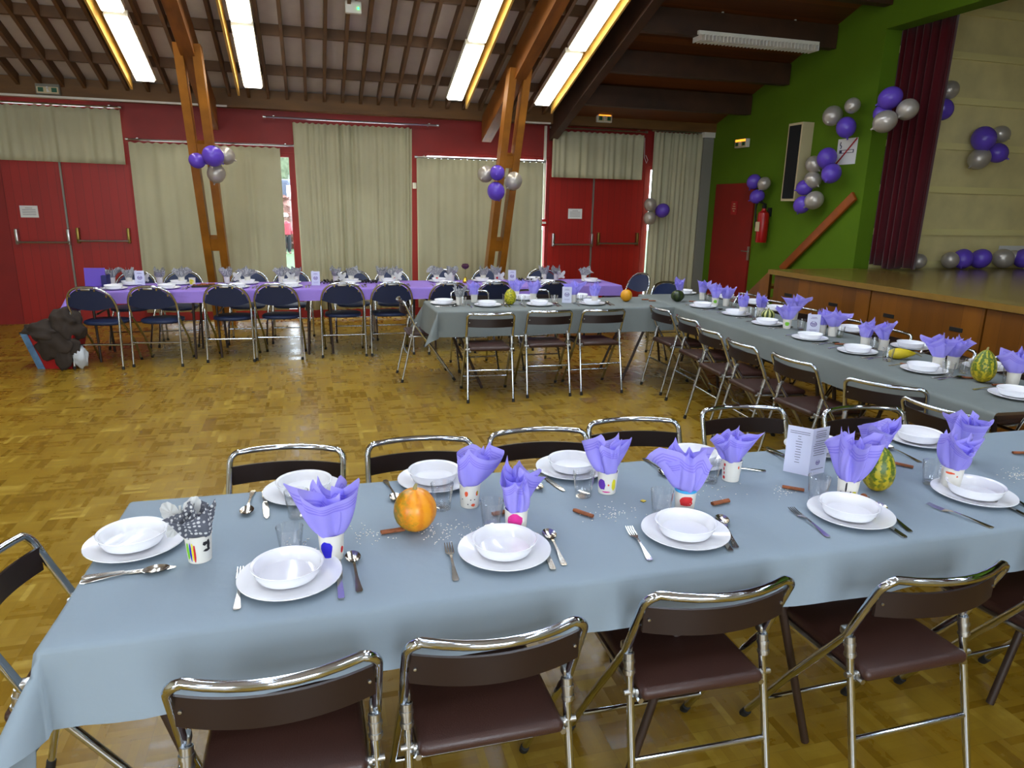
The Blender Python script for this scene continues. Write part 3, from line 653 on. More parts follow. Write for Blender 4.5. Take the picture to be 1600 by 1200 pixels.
# ------------------------------------------------------------------ folding chairs
def brown_chair():
    t = thing('folding_chair', '', 'chair')
    Wd = .2; br = Vector((0, -.135, .55)); ff = Vector((0, .235, .012))
    top = []
    for i in range(9):
        a = -1+2*i/8; top.append((a*(Wd-.032), -.235-.042*(1-a*a), .767))
    left = []
    for j in range(1, 6):
        a = j/6*PI/2; left.append((-Wd+.035*(1-math.cos(a)), -.216-.02*math.sin(a), .732+.035*math.sin(a)))
    p2 = [(-Wd, br.y, br.z), (-Wd, -.216, .732)]+left+top+[(-x, y, z) for x, y, z in reversed(left)]+[(Wd, -.216, .732), (Wd, br.y, br.z)]
    bm = NB(); tube(bm, p2, .0115, 10); obj('back_frame', bm, 'chrome', t, 1)
    for s in (-1, 1):
        bm = NB(); tube(bm, [(s*Wd, br.y, br.z), (s*(Wd+.003), .05, .29), (s*(Wd+.006), ff.y, ff.z)], .0115, 10); l = obj('leg', bm, 'chrome', t, 1)
        bm = NB(); tube(bm, [(s*(Wd+.005), .221, .03), (s*(Wd+.006), .24, 0)], .014, 10); obj('rubber_foot', bm, 'rubber', l, 1)
        bm = NB(); tube(bm, [(s*(Wd-.008), -.14, .55), (s*(Wd-.002), -.266, .012)], .0105, 10); l = obj('leg', bm, 'chrome', t, 1)
        bm = NB(); tube(bm, [(s*(Wd-.002), -.262, .03), (s*(Wd-.002), -.269, 0)], .013, 10); obj('rubber_foot', bm, 'rubber', l, 1)
        bm = NB(); tube(bm, [(s*(Wd-.005), -.155, .495), (s*(Wd-.006), -.142, .55)], [.0135, .0145], 10); tube(bm, [(s*(Wd-.005), -.154, .5), (s*(Wd-.005), -.152, .508)], .0165, 10); tube(bm, [(s*(Wd-.005), -.148, .525), (s*(Wd-.005), -.146, .533)], .0165, 10); box(bm, (s*(Wd-.003), -.132, .562), (.026, .03, .024), None, .006); obj('hinge', bm, 'steel', t, 1)
        bm = NB(); tube(bm, [(s*(Wd-.03), -.166, .45), (s*(Wd+.012), -.166, .45)], .008, 8); lathe(bm, [(0, -.004), (.011, -.003), (.011, .003), (0, .005)], 10, (s*(Wd-.02), -.17, .45), Matrix.Rotation(PI/2, 3, 'Y')); obj('bolt', bm, 'steel', t, 1)
        bm = NB(); tube(bm, [(s*(Wd-.026), -.19, .437), (s*(Wd-.026), .17, .427)], .008, 6); obj('seat_rail', bm, 'steel', t, 1)
        bm = NB(); lathe(bm, [(0, -.003), (.0038, -.002), (.0038, .002), (0, .003)], 8, (s*(Wd-.018), -.217, .69), Matrix.Rotation(PI/2, 3, 'X')); obj('rivet', bm, 'steel', t, 1)
    bm = NB(); tube(bm, [(-Wd, -.205, .272), (Wd, -.205, .272)], .008, 8); obj('crossbar', bm, 'chrome', t, 1)
    bm = NB(); tube(bm, [(-Wd, .14, .14), (Wd, .14, .14)], .008, 8); obj('crossbar', bm, 'chrome', t, 1)
    bm = NB(); xs = [-Wd+.006+(2*Wd-.012)*i/14 for i in range(15)]
    slab(bm, xs, lambda x: .652, lambda x: .722, lambda x: -.206-.048*(1-(x/Wd)**2), .008, 3); obj('backrest', bm, 'backbrown', t)
    bm = NB(); box(bm, (0, .0, .45), (2*Wd-.052, .40, .036), Matrix.Rotation(-.03, 3, 'X'), .016, 3); obj('seat', bm, 'vinyl', t, .9)
    return t
def blue_chair():
    t = thing('folding_chair', '', 'chair')
    Wd = .225; zt = .82
    yy = lambda z: -.235+(z-.55)*-.12 if z > .55 else -.09+(0)  # arch plane
    def yz(z): return -.175-(z-.55)*.34      # frame line above hinge
    pts = []
    n = 18
    for i in range(n+1):
        a = PI*i/n; x = -Wd*math.copysign(abs(math.cos(a))**.8, math.cos(a)); z = .60+(zt-.60)*math.sin(a)**.85
        pts.append((x, yz(z)-.02*(1-(x/Wd)**2), z))
    pts = [(-Wd+.004, yz(.5), .5)]+pts+[(Wd-.004, yz(.5), .5)]
    bm = NB(); tube(bm, pts, .0115, 10); obj('back_frame', bm, 'chrome', t, 1)
    for s in (-1, 1):
        bm = NB(); tube(bm, [(s*(Wd-.004), yz(.5), .5), (s*(Wd-.01), .1, .25), (s*(Wd-.014), .235, .01)], .0115, 8); l = obj('leg', bm, 'chrome', t, 1)
        bm = NB(); tube(bm, [(s*(Wd-.014), .225, .03), (s*(Wd-.014), .24, 0)], .014, 8); obj('rubber_foot', bm, 'rubber', l, 1)
        bm = NB(); tube(bm, [(s*(Wd+.004), -.178, .575), (s*(Wd+.008), -.225, .01)], .0115, 8); l = obj('leg', bm, 'chrome', t, 1)
        bm = NB(); tube(bm, [(s*(Wd+.008), -.221, .03), (s*(Wd+.008), -.228, 0)], .014, 8); obj('rubber_foot', bm, 'rubber', l, 1)
    bm = NB(); tube(bm, [(-Wd, -.178, .24), (Wd, -.178, .24)], .008, 8); obj('crossbar', bm, 'chrome', t, 1)
    bm = NB(); tube(bm, [(-Wd, .14, .18), (Wd, .14, .18)], .008, 8); obj('crossbar', bm, 'chrome', t, 1)
    w2 = Wd-.012; xs = [-w2+2*w2*i/20 for i in range(21)]
    def zh(x):
        q = max(0, 1-abs(x/w2)**2.3); return .625+(zt-.016-.625)*q**.55
    def zl(x): return .625-.04*(1-(x/w2)**2)
    bm = NB(); V = []
    for side in (0, 1):
        g = [[bm.verts.new(Vector((x, yz(zl(x)+(zh(x)-zl(x))*j/5)-.014-.02*(1-(x/w2)**2)+.024*side, zl(x)+(zh(x)-zl(x))*j/5))) for j in range(6)] for x in xs]; V.append(g)
        for i in range(20):
            for j in range(5): bm.faces.new((g[i][j], g[i+1][j], g[i+1][j+1], g[i][j+1]))
    A, B = V
    for i in range(20):
        for j in (0, 5): bm.faces.new((A[i][j], A[i+1][j], B[i+1][j], B[i][j]))
    b_ = obj('backrest', bm, 'navy', t, .9)
    for x in (-.17, -.08, .08, .17):
        bm = NB(); box(bm, (x, yz(zh(x))-.012-.02*(1-(x/w2)**2), zh(x)-.004), (.012, .012, .022)); obj('clip', bm, 'brass', t, 0)
    bm = NB(); box(bm, (0, yz(.8)-.03, .797), (.09, .02, .022), None, .008); obj('grip', bm, 'steel', t)
    bm = NB(); r = bmesh.ops.create_circle(bm, cap_ends=True, segments=28, radius=1)
    top = []; 
    bm.free(); bm = NB()
    prof = [(0, -.02), (.88, -.02), (.97, -.012), (1, 0), (.97, .014), (.85, .02), (0, .024)]
    lathe(bm, prof, 28)
    for v in bm.verts:
        x, y = v.co.x, v.co.y; v.co.x = math.copysign(abs(x)**.72, x)*.2; v.co.y = math.copysign(abs(y)**.8, y)*.19+.05; v.co.z += .44-.02*0
    obj('seat', bm, 'navy', t, .9)
    return t
BC = brown_chair(); NC = blue_chair(); used = {'b': False, 'n': False}
def chair(kind, x, y, deg, label, group=None):
    src = BC if kind == 'b' else NC
    if not used[kind]:
        used[kind] = True; src.location = (x, y, 0); src.rotation_euler = (0, 0, math.radians(deg)); src['label'] = label
        if group: src['group'] = group
        return src
    return dup(src, (x, y, 0), math.radians(deg), label, group)
T1g = 'brown chairs at the near table'
# near row, backs towards the camera
for i, (u0, v0, u1, v1, dg) in enumerate(((258, 1075, 590, 1030, 0), (637, 1010, 920, 975, -1), (1012, 935, 1250, 910, -2), (1378, 915, 1595, 882, 0))):
    a, b = G(u0, v0, .765), G(u1, v1, .765); c = (a+b)/2; th = math.radians(dg)
    chair('b', c.x-(-math.sin(th))*-.235*1 if 0 else c.x-math.sin(th)*.235, c.y+.235*math.cos(th)+.01, dg, 'brown chair with its back to us, %s from left at near table' % ORD[i], T1g)
chair('b', 2.2, 1.49, 2, 'brown chair at the right edge, last at near side of near table', T1g)
for i, (u0, v0, u1, v1, dg) in enumerate(((357, 705, 540, 705, -7), (572, 692, 740, 690, -4), (765, 678, 915, 675, -5), (918, 660, 1060, 660, -7), (1095, 640, 1225, 640, -8), (1283, 642, 1412, 640, -8))):
    a, b = G(u0, v0, .765), G(u1, v1, .765); c = (a+b)/2; th = math.radians(dg)
    chair('b', c.x+.235*math.sin(th), c.y-.235*math.cos(th), 180+dg, 'brown chair facing us, %s from left behind the near table' % ORD[i], T1g)
chair('b', -.555, 1.84, -90, 'brown chair at the left end of the near table', T1g)
# middle grey table
for i, (x, y, dg) in enumerate(((1.443, 5.657, -6), (1.992, 5.72, -3), (2.5, 5.72, -1))):
    th = math.radians(dg); chair('b', x-.235*math.sin(th), y+.235*math.cos(th), dg, 'brown chair, %s from left before the middle grey table' % ORD[i], 'brown chairs at the middle grey table')
chair('b', 1.05, 6.67, -90, 'brown chair side-on at left end of the middle grey table', 'brown chairs at the middle grey table')
for i, x in enumerate((1.6, 2.28)):
    chair('b', x, 6.98, 180, 'brown chair facing us, %s behind the middle grey table' % ('left one' if i == 0 else 'right one'), 'brown chairs at the middle grey table')
# long table by the stage
L3 = [(5.74, 3.285, -90), (5.16, 3.24, -93), (4.62, 3.12, -95), (4.10, 3.06, -94), (3.60, 3.08, -88), (3.07, 3.12, -54), (2.53, 3.07, -84)]
for i, (y, x, dg) in enumerate(L3):
    chair('b', x, y, dg, 'brown chair, %s from far end, hall side of the stage table' % ORD[i], 'brown chairs on the hall side of the stage table')
for i, (y, x) in enumerate(((6.52, 4.3), (5.95, 4.22), (5.42, 4.2), (4.8, 4.12), (4.34, 4.09), (3.74, 4.02), (3.2, 3.99))):
    chair('b', x, y, 90, 'brown chair, %s from far end, between table and stage' % ORD[i], 'brown chairs between the long table and the stage')
chair('n', 4.0, 7.12, 180, 'blue chair facing us at far end of the stage table')
# purple table
fr = [((124, 573.7), (192.5, 576), -12), ((214, 571), (285.5, 571), -8), ((328, 564), (397.5, 564), -6), ((404, 560), (472, 561), -7), ((505, 556), (572, 556), -2), ((580.5, 554), (646, 552.5), 0)]
for i, (a, b, dg) in enumerate(fr):
    A, B = G(*a), G(*b); c = (A+B)/2; th = math.radians(dg)
    chair('n', c.x-.225*math.sin(th), c.y-.07+.225*math.cos(th), dg, 'blue chair, %s from left before the purple table' % ORD[i], 'blue chairs on the near side of the purple table')
for i, u in enumerate((700, 772, 867)):
    c = G(u, 439, .82); chair('n', c.x, 7.90, (0, 2, 0)[i], 'blue chair, %s from left before the purple table' % ORD[6+i], 'blue chairs on the near side of the purple table')
for i, u in enumerate((209, 283, 387, 453, 549, 610, 690, 760, 845)):
    c = G(u, 423, .82); chair('n', c.x*(9.08/c.y), 8.83, 180-4, 'blue chair facing us, %s from left behind the purple table' % ORD[i], 'blue chairs on the wall side of the purple table')
chair('n', 3.93, 8.38, 101, 'blue chair seen side-on at the right end of the purple table')
# ------------------------------------------------------------------ tables and cloths
def table(lab, x0, x1, y0, y1, splay=.2, rz=0, org=(0, 0), group=None):
    cx, cy = (x0+x1)/2, (y0+y1)/2; w, h = x1-x0, y1-y0
    R2 = Matrix.Rotation(rz, 2); p = R2 @ Vector((cx-org[0], cy-org[1])) + Vector(org)
    t = thing('folding_table', lab, 'table', (p.x, p.y, 0), rz, group)
    bm = NB(); box(bm, (0, 0, .724), (w-.02, h-.03, .028)); obj('tabletop', bm, 'board', t, 0)
    for sx in (-1, 1):
        for sy in (-1, 1):
            bm = NB(); tube(bm, [(sx*(w/2-.1), sy*(h/2-.09), .71), (sx*(w/2-.1-splay), sy*(h/2-.07), .01)], .013, 8); obj('leg', bm, 'legpaint', t, 1)
        bm = NB(); tube(bm, [(sx*(w/2-.12-splay*.3), -(h/2-.09), .5), (sx*(w/2-.12-splay*.3), (h/2-.09), .5)], .009, 6); obj('brace', bm, 'legpaint', t, 1)
    return t
def cloth(name, lab, m, x0, x1, y0, y1, dx0, dx1, dy0, dy1, rz=0, org=(0, 0), z=.745, seed=0, vary=False):
    rnd = random.Random(seed)
    def steps(a, b, d0, d1):
        o = []
        if d0 > 0:
            k = max(5, int(d0/.03)); o += [a-d0+(d0-.03)*i/k for i in range(k)] + [a-.03, a-.02, a-.01]
        n = max(2, int((b-a)/.06)); o += [a+(b-a)*i/n for i in range(n+1)]
        if d1 > 0:
            k = max(5, int(d1/.03)); o += [b+.01, b+.02] + [b+.03+(d1-.03)*i/k for i in range(k+1)]
        return o
    xs = steps(x0, x1, dx0, dx1); ys = steps(y0, y1, dy0, dy1); r = .012; q = r*PI/2
    def fr_(X): return 1-.26*min(1, max(0, (X-x0-.1)/.7)) if vary else 1
    def drape(d):   # overshoot -> horizontal, drop
        if d <= 0: return 0, 0
        if d < q: return r*math.sin(d/r), r*(1-math.cos(d/r))
        return r+(d-q)*.13, r+(d-q)*.99
    ph = [rnd.uniform(0, 6) for _ in range(6)]
    def wav(s, d): return .012*min(1, d/.2)*(math.sin(s*5+ph[0])+.6*math.sin(s*11+ph[1])+.4*math.sin(s*23+ph[2]))*(1 if d > q else 0)
    bm = NB(); V = []
    R2 = Matrix.Rotation(rz, 2); O = Vector(org)
    for X in xs:
        col = []
        for Y in ys:
            ox = (x0-X) if X < x0 else (X-x1 if X > x1 else 0); oy = (y0-Y) if Y < y0 else (Y-y1 if Y > y1 else 0)
            sx = -1 if X < x0 else 1; sy = -1 if Y < y0 else 1
            if Y < y0 and X > x0: oy = oy*fr_(X) if oy > .035 else oy
            bx_ = min(max(X, x0), x1); by = min(max(Y, y0), y1)
            if ox > 0 and oy > 0:
                d = math.hypot(ox, oy); a = math.atan2(oy, ox); h, dz = drape(d)
                fold = math.sin(2*a); fl = max(h, d*(.13+.42*fold**1.5)); dz = math.sqrt(max(0, d*d-fl*fl)) if d > q else dz
                h = fl if d > q else h
                px = bx_+sx*math.cos(a)*h; py = by+sy*math.sin(a)*h; pz = z-dz
            else:
                h, dz = drape(ox or oy); w = 0
                if ox: w = wav(by, ox); px, py = bx_+sx*(h+w+.004*bool(ox > q)), by
                elif oy: w = wav(bx_, oy); px, py = bx_, by+sy*(h+w)
                else: px, py = bx_, by
                pz = z-dz
            v2 = R2 @ (Vector((px, py))-O)+O
            col.append(bm.verts.new(Vector((v2.x, v2.y, pz))))
        V.append(col)
    for i in range(len(xs)-1):
        for j in range(len(ys)-1): bm.faces.new((V[i][j], V[i+1][j], V[i+1][j+1], V[i][j+1]))
    o = obj(name, bm, m, None, 1.6); return tag(o, lab, 'tablecloth')
r1 = math.radians(-.9); o1 = (-.58, 1.49)
X1 = 3.9
for i, (a, b) in enumerate(((-.56, 1.13), (1.15, 2.5), (2.52, 3.86))):
    table('folding table under the near blue-grey cloth, %s' % ('left part', 'middle part', 'right part')[i], a, b, 1.51, 2.225, .2, r1, o1, 'tables under the near cloth')
cloth('tablecloth', 'blue-grey cloth over the long near table in the foreground', 'clothgrey', -.58, X1, 1.49, 2.245, .3, .1, .2, .17, r1, o1, seed=1, vary=True)
table('folding table under the middle grey cloth', 1.07, 3.28, 6.02, 6.7, .3)
cloth('tablecloth', 'grey cloth over the middle table before the purple one', 'clothgrey2', 1.05, 3.34, 6.0, 6.72, .26, 0, .235, .2, seed=2)
r3 = math.radians(-3.9); o3 = (3.36, 6.0)
for i, (a, b) in enumerate(((5.4, 6.88), (3.9, 5.38), (2.46, 3.88))):
    table('folding table under the stage-side grey cloth, %s' % ('far part', 'middle part', 'near part')[i], 3.38, 4.08, a, b, .12, r3, o3, 'tables under the stage-side cloth')
cloth('tablecloth', 'long grey cloth over the table running along the stage', 'clothgrey2', 3.36, 4.1, 2.42, 6.92, .17, .17, .0, .17, r3, o3, seed=3)
for i in range(5):
    a = -2.24+i*1.157; table('folding table under the purple cloth, %s from left' % ORD[i], a, a+1.14, 7.82, 8.5, .02, 0, (0, 0), 'tables under the purple cloth')
cloth('tablecloth', 'purple cloth over the long table by the back wall', 'clothpurple', -2.3, 3.6, 7.79, 8.53, .25, .22, .13, .12, seed=4)
# ------------------------------------------------------------------ tableware
ZT = .7462
def bm_plate():
    bm = NB(); lathe(bm, [(0, .004), (.07, .004), (.085, .007), (.118, .016), (.1255, .0185), (.1265, .0165), (.118, .011), (.088, .002), (.07, 0), (0, 0)], 40); return bm
def bm_bowl():
    bm = NB(); lathe(bm, [(0, .005), (.05, .005), (.068, .011), (.077, .024), (.081, .037), (.087, .041), (.0885, .0395), (.084, .034), (.0805, .023), (.072, .008), (.054, .001), (0, .0)], 40); return bm
MESH = {}
def first(key, make, mt, smooth=.6):
    if key not in MESH:
        o = obj(key, make(), mt, None, smooth); MESH[key] = o.data; COL.objects.unlink(o); bpy.data.objects.remove(o)
    return MESH[key]
def put(name, key, make, mt, loc, rz, label, cat, group=None, scale=1):
    me = first(key, make, mt); o = bpy.data.objects.new(name, me); COL.objects.link(o); o.location = loc; o.rotation_euler = (0, 0, rz)
    if scale != 1: o.scale = (scale,)*3
    return tag(o, label, cat, group)
def strip(bm, pts, th=.0016):
    """pts: (y, half width, z) along the piece"""
    rows = []
    for y, w, z in pts: rows.append([bm.verts.new(Vector(q)) for q in ((-w, y, z), (w, y, z), (w*.92, y, z+th), (-w*.92, y, z+th))])
    for a, b in zip(rows, rows[1:]):
        for k in range(4): bm.faces.new((a[k], a[(k+1) % 4], b[(k+1) % 4], b[k]))
    bm.faces.new(rows[0]); bm.faces.new(rows[-1])
def bm_fork():
    bm = NB(); strip(bm, [(-.098, .006, .001), (-.09, .0095, .0005), (-.07, .0075, .002), (-.03, .0038, .006), (.015, .0032, .008), (.03, .006, .006), (.04, .0105, .003), (.048, .0115, .002)])
    for k in (-1.5, -.5, .5, 1.5):
        r = []
        for y, w, z in ((.046, .0022, .002), (.075, .0017, .0025), (.098, .001, .006)): r.append((y, w, z))
        rows = []
        for y, w, z in r: rows.append([bm.verts.new(Vector(q)) for q in ((k*.0066-w, y, z), (k*.0066+w, y, z), (k*.0066+w, y, z+.0016), (k*.0066-w, y, z+.0016))])
        for a, b in zip(rows, rows[1:]):
            for j in range(4): bm.faces.new((a[j], a[(j+1) % 4], b[(j+1) % 4], b[j]))
        bm.faces.new(rows[0]); bm.faces.new(rows[-1])
    return bm
def bm_spoon():
    bm = NB(); strip(bm, [(-.098, .006, .001), (-.09, .0095, .0005), (-.07, .0075, .002), (-.03, .0038, .006), (.015, .0032, .009), (.036, .004, .009), (.045, .008, .006)])
    def fn(a, b):
        ang = 2*PI*a; rr = b; ex = .0205*math.cos(ang)*rr; ey = .031*math.sin(ang)*rr*(1.0 if math.sin(ang) > 0 else 1.05)
        return (ex, .071+ey, .0015+.0085*rr**2)
    grid(bm, 24, 6, fn, closeu=True); grid(bm, 24, 6, lambda a, b: (lambda p: (p[0]*.96, .071+(p[1]-.071)*.96, p[2]+.0012))(fn(a, b)), closeu=True)
    return bm
def bm_knife():
    bm = NB(); strip(bm, [(-.105, .006, .001), (-.1, .0085, .0008), (-.05, .0075, .002), (-.012, .006, .003)], .004)
    strip(bm, [(-.012, .007, .003), (.0, .009, .002), (.06, .0095, .002), (.09, .008, .002), (.107, .002, .002)], .0014); return bm
CUT = {'fork': bm_fork, 'spoon': bm_spoon, 'knife': bm_knife}
def cutlery(kind, x, y, rz, label, group, z=ZT, scale=1): return put(kind, kind, CUT[kind], 'cutlery', (x, y, z), rz, label, kind, group, scale)
def bm_glass():
    bm = NB(); n = 30
    lathe(bm, [(0, .0), (.024, .0), (.0265, .004), (.029, .03), (.034, .07), (.0355, .084), (.0345, .0845), (.0325, .07), (.0275, .032), (.024, .012), (0, .01)], n)
    return bm
def tumbler(x, y, label, group): return put('water_glass', 'water_glass', bm_glass, 'glass', (x, y, ZT), random.uniform(0, 3), label, 'glass', group)
def bm_cup():
    bm = NB(); lathe(bm, [(0, .003), (.0265, .003), (.027, 0), (.0285, 0), (.0335, .072), (.035, .073), (.035, .0755), (.0325, .0755), (.0275, .006), (0, .005)], 28); return bm
def cup_r(z): return .0285+.005*z/.072+.0006
def patch(bm, a0, z0, w, h, rough=.15, n=14, seed=0):
    """hand painted blob lying on the cup surface: a0 angle, z0 centre height"""
    rnd = random.Random(seed); c = bm.verts.new(Vector((cup_r(z0)*math.cos(a0), cup_r(z0)*math.sin(a0), z0)))
    ring = []
    mid = []
    for k in range(n):
        t = 2*PI*k/n; q = 1+rnd.uniform(-rough, rough)
        for s_, lst in ((.5, mid), (1, ring)):
            z = min(.071, max(.002, z0+math.sin(t)*h/2*q*s_)); r = cup_r(z); a = a0+math.cos(t)*w/2*q*s_/r
            lst.append(bm.verts.new(Vector((r*math.cos(a), r*math.sin(a), z))))
    for k in range(n):
        bm.faces.new((c, mid[k], mid[(k+1) % n])); bm.faces.new((mid[k], ring[k], ring[(k+1) % n], mid[(k+1) % n]))
def cup(x, y, label, group, art=(), rim=None, rz=0):
    t = put('paper_cup', 'paper_cup', bm_cup, 'cup', (x, y, ZT), 0, label, 'cup', group)
    # art: (material, angle from the camera side (+ = right), z, w, h)
    base = math.atan2(-y, -x)
    for k, (m_, off, z0, w, h) in enumerate(art):
        bm = NB(); patch(bm, base+off, z0, w, h, seed=k+int(x*100)); obj('painted_mark', bm, m_, t)
    if rim:
        bm = NB(); lathe(bm, [(.0341, .0675), (.0352, .0725), (.0352, .076), (.0341, .0765)], 28); obj('rim_stripe', bm, rim, t)
    return t
def napkin_bm(sp, seed=0, rim=.031, exitz=.064, bulge=.85):
    """square paper napkin, gathered at its middle and pushed into a cup.
    sp = (size, lean, bias heading, bias amount, turn)"""
    size, lean, bh, ba, turn = sp
    rnd = random.Random(seed*7+1); bm = NB()
    def sheet(a, rot, lean, r0, bulge, sh=0.0):
        k = rnd.choice((3, 4, 4, 5)); p1, p2, p3 = (rnd.uniform(0, 6.28) for _ in range(3)); nn, mv = 96, 16
        cols = []
        for i in range(nn):
            th = 2*PI*i/nn; ph_ = th-rot; L_ = a/max(abs(math.cos(ph_)), abs(math.sin(ph_)))
            L_ *= 1+.08*math.sin(th+p3)
            hd = th+.32*math.sin(2*th+p1)                        # bunching: real heading of this strip
            ln = lean+.30*math.sin(k*.5*th+p2)+.22*math.sin(3*th+p1)+ba*math.cos(hd-bh)
            r, z = r0, exitz; ds = L_/(mv-1); col = [(hd, .5*r0, .012), (hd, .85*r0, exitz*.6), (hd, r, z)]
            for j in range(1, mv):
                q = j/(mv-1); an = bulge*math.exp(-4.5*q)+ln*(.25+.75*q) + .6*sh*q*q*math.sin(2*th+p2)
                an = max(-.7, min(1.75, an)); r += math.sin(an)*ds; z += math.cos(an)*ds
                col.append((hd, max(.004, r), z))
            out = []
            for j, (h_, r, z) in enumerate(col):
                q = max(0, (j-2)/(mv-1)); am = (.13+.2*math.sin(min(1, q*1.4)*PI/2))*(1-.45*q)
                w = math.sin(k*th+p3+q*1.1)+.35*math.sin((2*k+1)*th+p1)
                rr = r*(1+am*w) if j > 2 else r*(1+.12*w)
                if j < 3: rr = min(rr, rim-.003)
                h2 = h_+.10*am*math.cos(k*th+p3)+.25*q*math.sin(p2)
                out.append(bm.verts.new(Vector((rr*math.cos(h2), rr*math.sin(h2), max(z, .012)))))
            cols.append(out)
        UV = bm.loops.layers.uv.verify(); m_ = len(cols[0])
        for i in range(nn):
            A, B = cols[i], cols[(i+1) % nn]
            for j in range(m_-1):
                f = bm.faces.new((A[j], B[j], B[j+1], A[j+1]))
                for lp, (uu, vv) in zip(f.loops, ((i/nn, j), ((i+1)/nn, j), ((i+1)/nn, j+1), (i/nn, j+1))): lp[UV].uv = (uu, vv/(m_-1))
    sheet(size, turn, lean, rim-.004, bulge, 1.0)
    sheet(size*.9, turn+.8, lean*.3, rim-.011, bulge*.75, .6)
    return bm
def napkin(x, y, tips, label, group, seed=0, mt='napkin', key=None, rz=None, name='paper_napkin', **k):
    ang = rz if rz is not None else 0
    if key:
        me = first(key, lambda: napkin_bm(tips, seed=seed, **k), mt, 1.5); o = bpy.data.objects.new(name, me); COL.objects.link(o)
    else: o = obj(name, napkin_bm(tips, seed=seed, **k), mt, None, 1.5)
    o.location = (x, y, ZT+.004); o.rotation_euler = (0, 0, ang)
    return tag(o, label, 'napkin', group)
def rtips(seed, H=.2, R=.075, n=4):
    r = random.Random(seed); return [(2*PI*i/n+r.uniform(-.35, .35), H*r.uniform(.78, 1.12), R*r.uniform(.75, 1.25)) for i in range(n)]
# screen-based tips: right/left/up of the silhouette are given in the table frame of the camera heading
def stick(x, y, rz, label, group, L=.07):
    bm = NB(); tube(bm, [(0, -L/2, .007), (0, L/2, .007)], .0055, 8, caps=False); tube(bm, [(.006, -L/2+.002, .0065), (.006, L/2-.002, .0065)], .0045, 8)
    o = obj('cinnamon_stick', bm, 'cinn', None, 1); o.location = (x, y, ZT); o.rotation_euler = (0, 0, rz); return tag(o, label, 'cinnamon stick', group)
def place(u, v, z=ZT):
    p = G(u, v, z)
    if p.y > 7.6: q = min(8.44, max(7.86, p.y)); return p.x*q/p.y, q      # keep things on the purple table
    return p.x, p.y
g1 = 'place settings on the near table'
# plates and bowls of the near table
FR = [(454, 905), (788, 864), (1070, 835), (1328, 806), (1520, 775)]
BK = [(475, 771), (680, 753), (892, 735), (1086, 722), (1277, 703), (1436, 690)]
def plate_bowl(x, y, where, grp):
    a = random.uniform(0, 6)
    put('dinner_plate', 'dinner_plate', bm_plate, 'china', (x, y, ZT-.0007), a, 'white dinner plate, '+where, 'plate', 'dinner plates '+grp)
    put('soup_bowl', 'soup_bowl', bm_bowl, 'china', (x+random.uniform(-.008, .008), y+random.uniform(.0, .01), ZT+.0036), a, 'white bowl on the plate, '+where, 'bowl', 'bowls '+grp)
for i, (u, v) in enumerate(FR): x, y = place(u, v); plate_bowl(x, y, '%s from left, front of near table' % ORD[i], 'on the near table')
for i, (u, v) in enumerate(BK): x, y = place(u, v); plate_bowl(x, y, '%s from left, back of near table' % ORD[i], 'on the near table')
x, y = place(213, 852); plate_bowl(x, y, 'at the left end of near table', 'on the near table')
def cut2(kind, u0, v0, u1, v1, lab):          # handle end -> head end
    a, b = G(u0, v0, ZT), G(u1, v1, ZT); c = (a+b)/2; d = b-a
    cutlery(kind, c.x, c.y, math.atan2(-d.x, d.y), lab, kind+'s on the near table')
Cs = [('fork', 369, 960, 379, 884, 'fork left of the first front plate, near table'), ('knife', 534, 942, 527, 868, 'knife right of the first front plate, near table'), ('spoon', 563, 932, 549, 862, 'spoon right of the first front plate, near table'),
 ('fork', 714, 915, 699, 846, 'fork left of the second front plate, near table'), ('knife', 866, 895, 838, 832, 'knife tucked beside the second front plate, near table'), ('spoon', 885, 890, 852, 827, 'spoon right of the second front plate, near table'),
 ('fork', 1019, 881, 980, 822, 'fork left of the third front plate, near table'), ('knife', 1143, 864, 1105, 810, 'knife tucked beside the third front plate, near table'), ('spoon', 1154, 863, 1122, 804, 'spoon right of the third front plate, near table'),
 ('fork', 1299, 843, 1232, 793, 'fork left of the fourth front plate, near table'), ('spoon', 1421, 830, 1368, 790, 'spoon right of the fourth front plate, near table'), ('knife', 1407, 836, 1350, 798, 'knife right of the fourth front plate, near table'),
 ('fork', 1548, 824, 1452, 790, 'fork left of the fifth front plate, near table'), ('spoon', 1606, 794, 1560, 768, 'spoon right of the fifth front plate, near table'), ('knife', 1600, 806, 1548, 780, 'knife right of the fifth front plate, near table'),
 ('spoon', 131, 910, 258, 892, 'spoon lying on a knife at left end of near table'), ('knife', 130, 904, 272, 887, 'knife under the spoon at left end of near table'),
 ('spoon', 395, 769, 385, 805, 'spoon left of the first back plate, near table'), ('knife', 413, 768, 417, 812, 'knife beside the first back plate, near table'),
 ('spoon', 603, 753, 620, 783, 'spoon left of the second back plate, near table'), ('spoon', 818, 738, 840, 764, 'spoon left of the third back plate, near table'), ('knife', 835, 735, 881, 768, 'knife left of the third back plate, near table'),
 ('spoon', 1009, 719, 1040, 744, 'spoon left of the fourth back plate, near table'), ('knife', 1019, 716, 1060, 741, 'knife left of the fourth back plate, near table'),
 ('spoon', 1203, 706, 1240, 729, 'spoon left of the fifth back plate, near table'), ('knife', 1206, 704, 1250, 724, 'knife left of the fifth back plate, near table'),
 ('spoon', 1430, 719, 1385, 700, 'spoon near side of the sixth back plate, near table'), ('fork', 1176, 735, 1130, 733, 'fork right of the fourth back plate, near table')]
for c in Cs: cut2(*c)
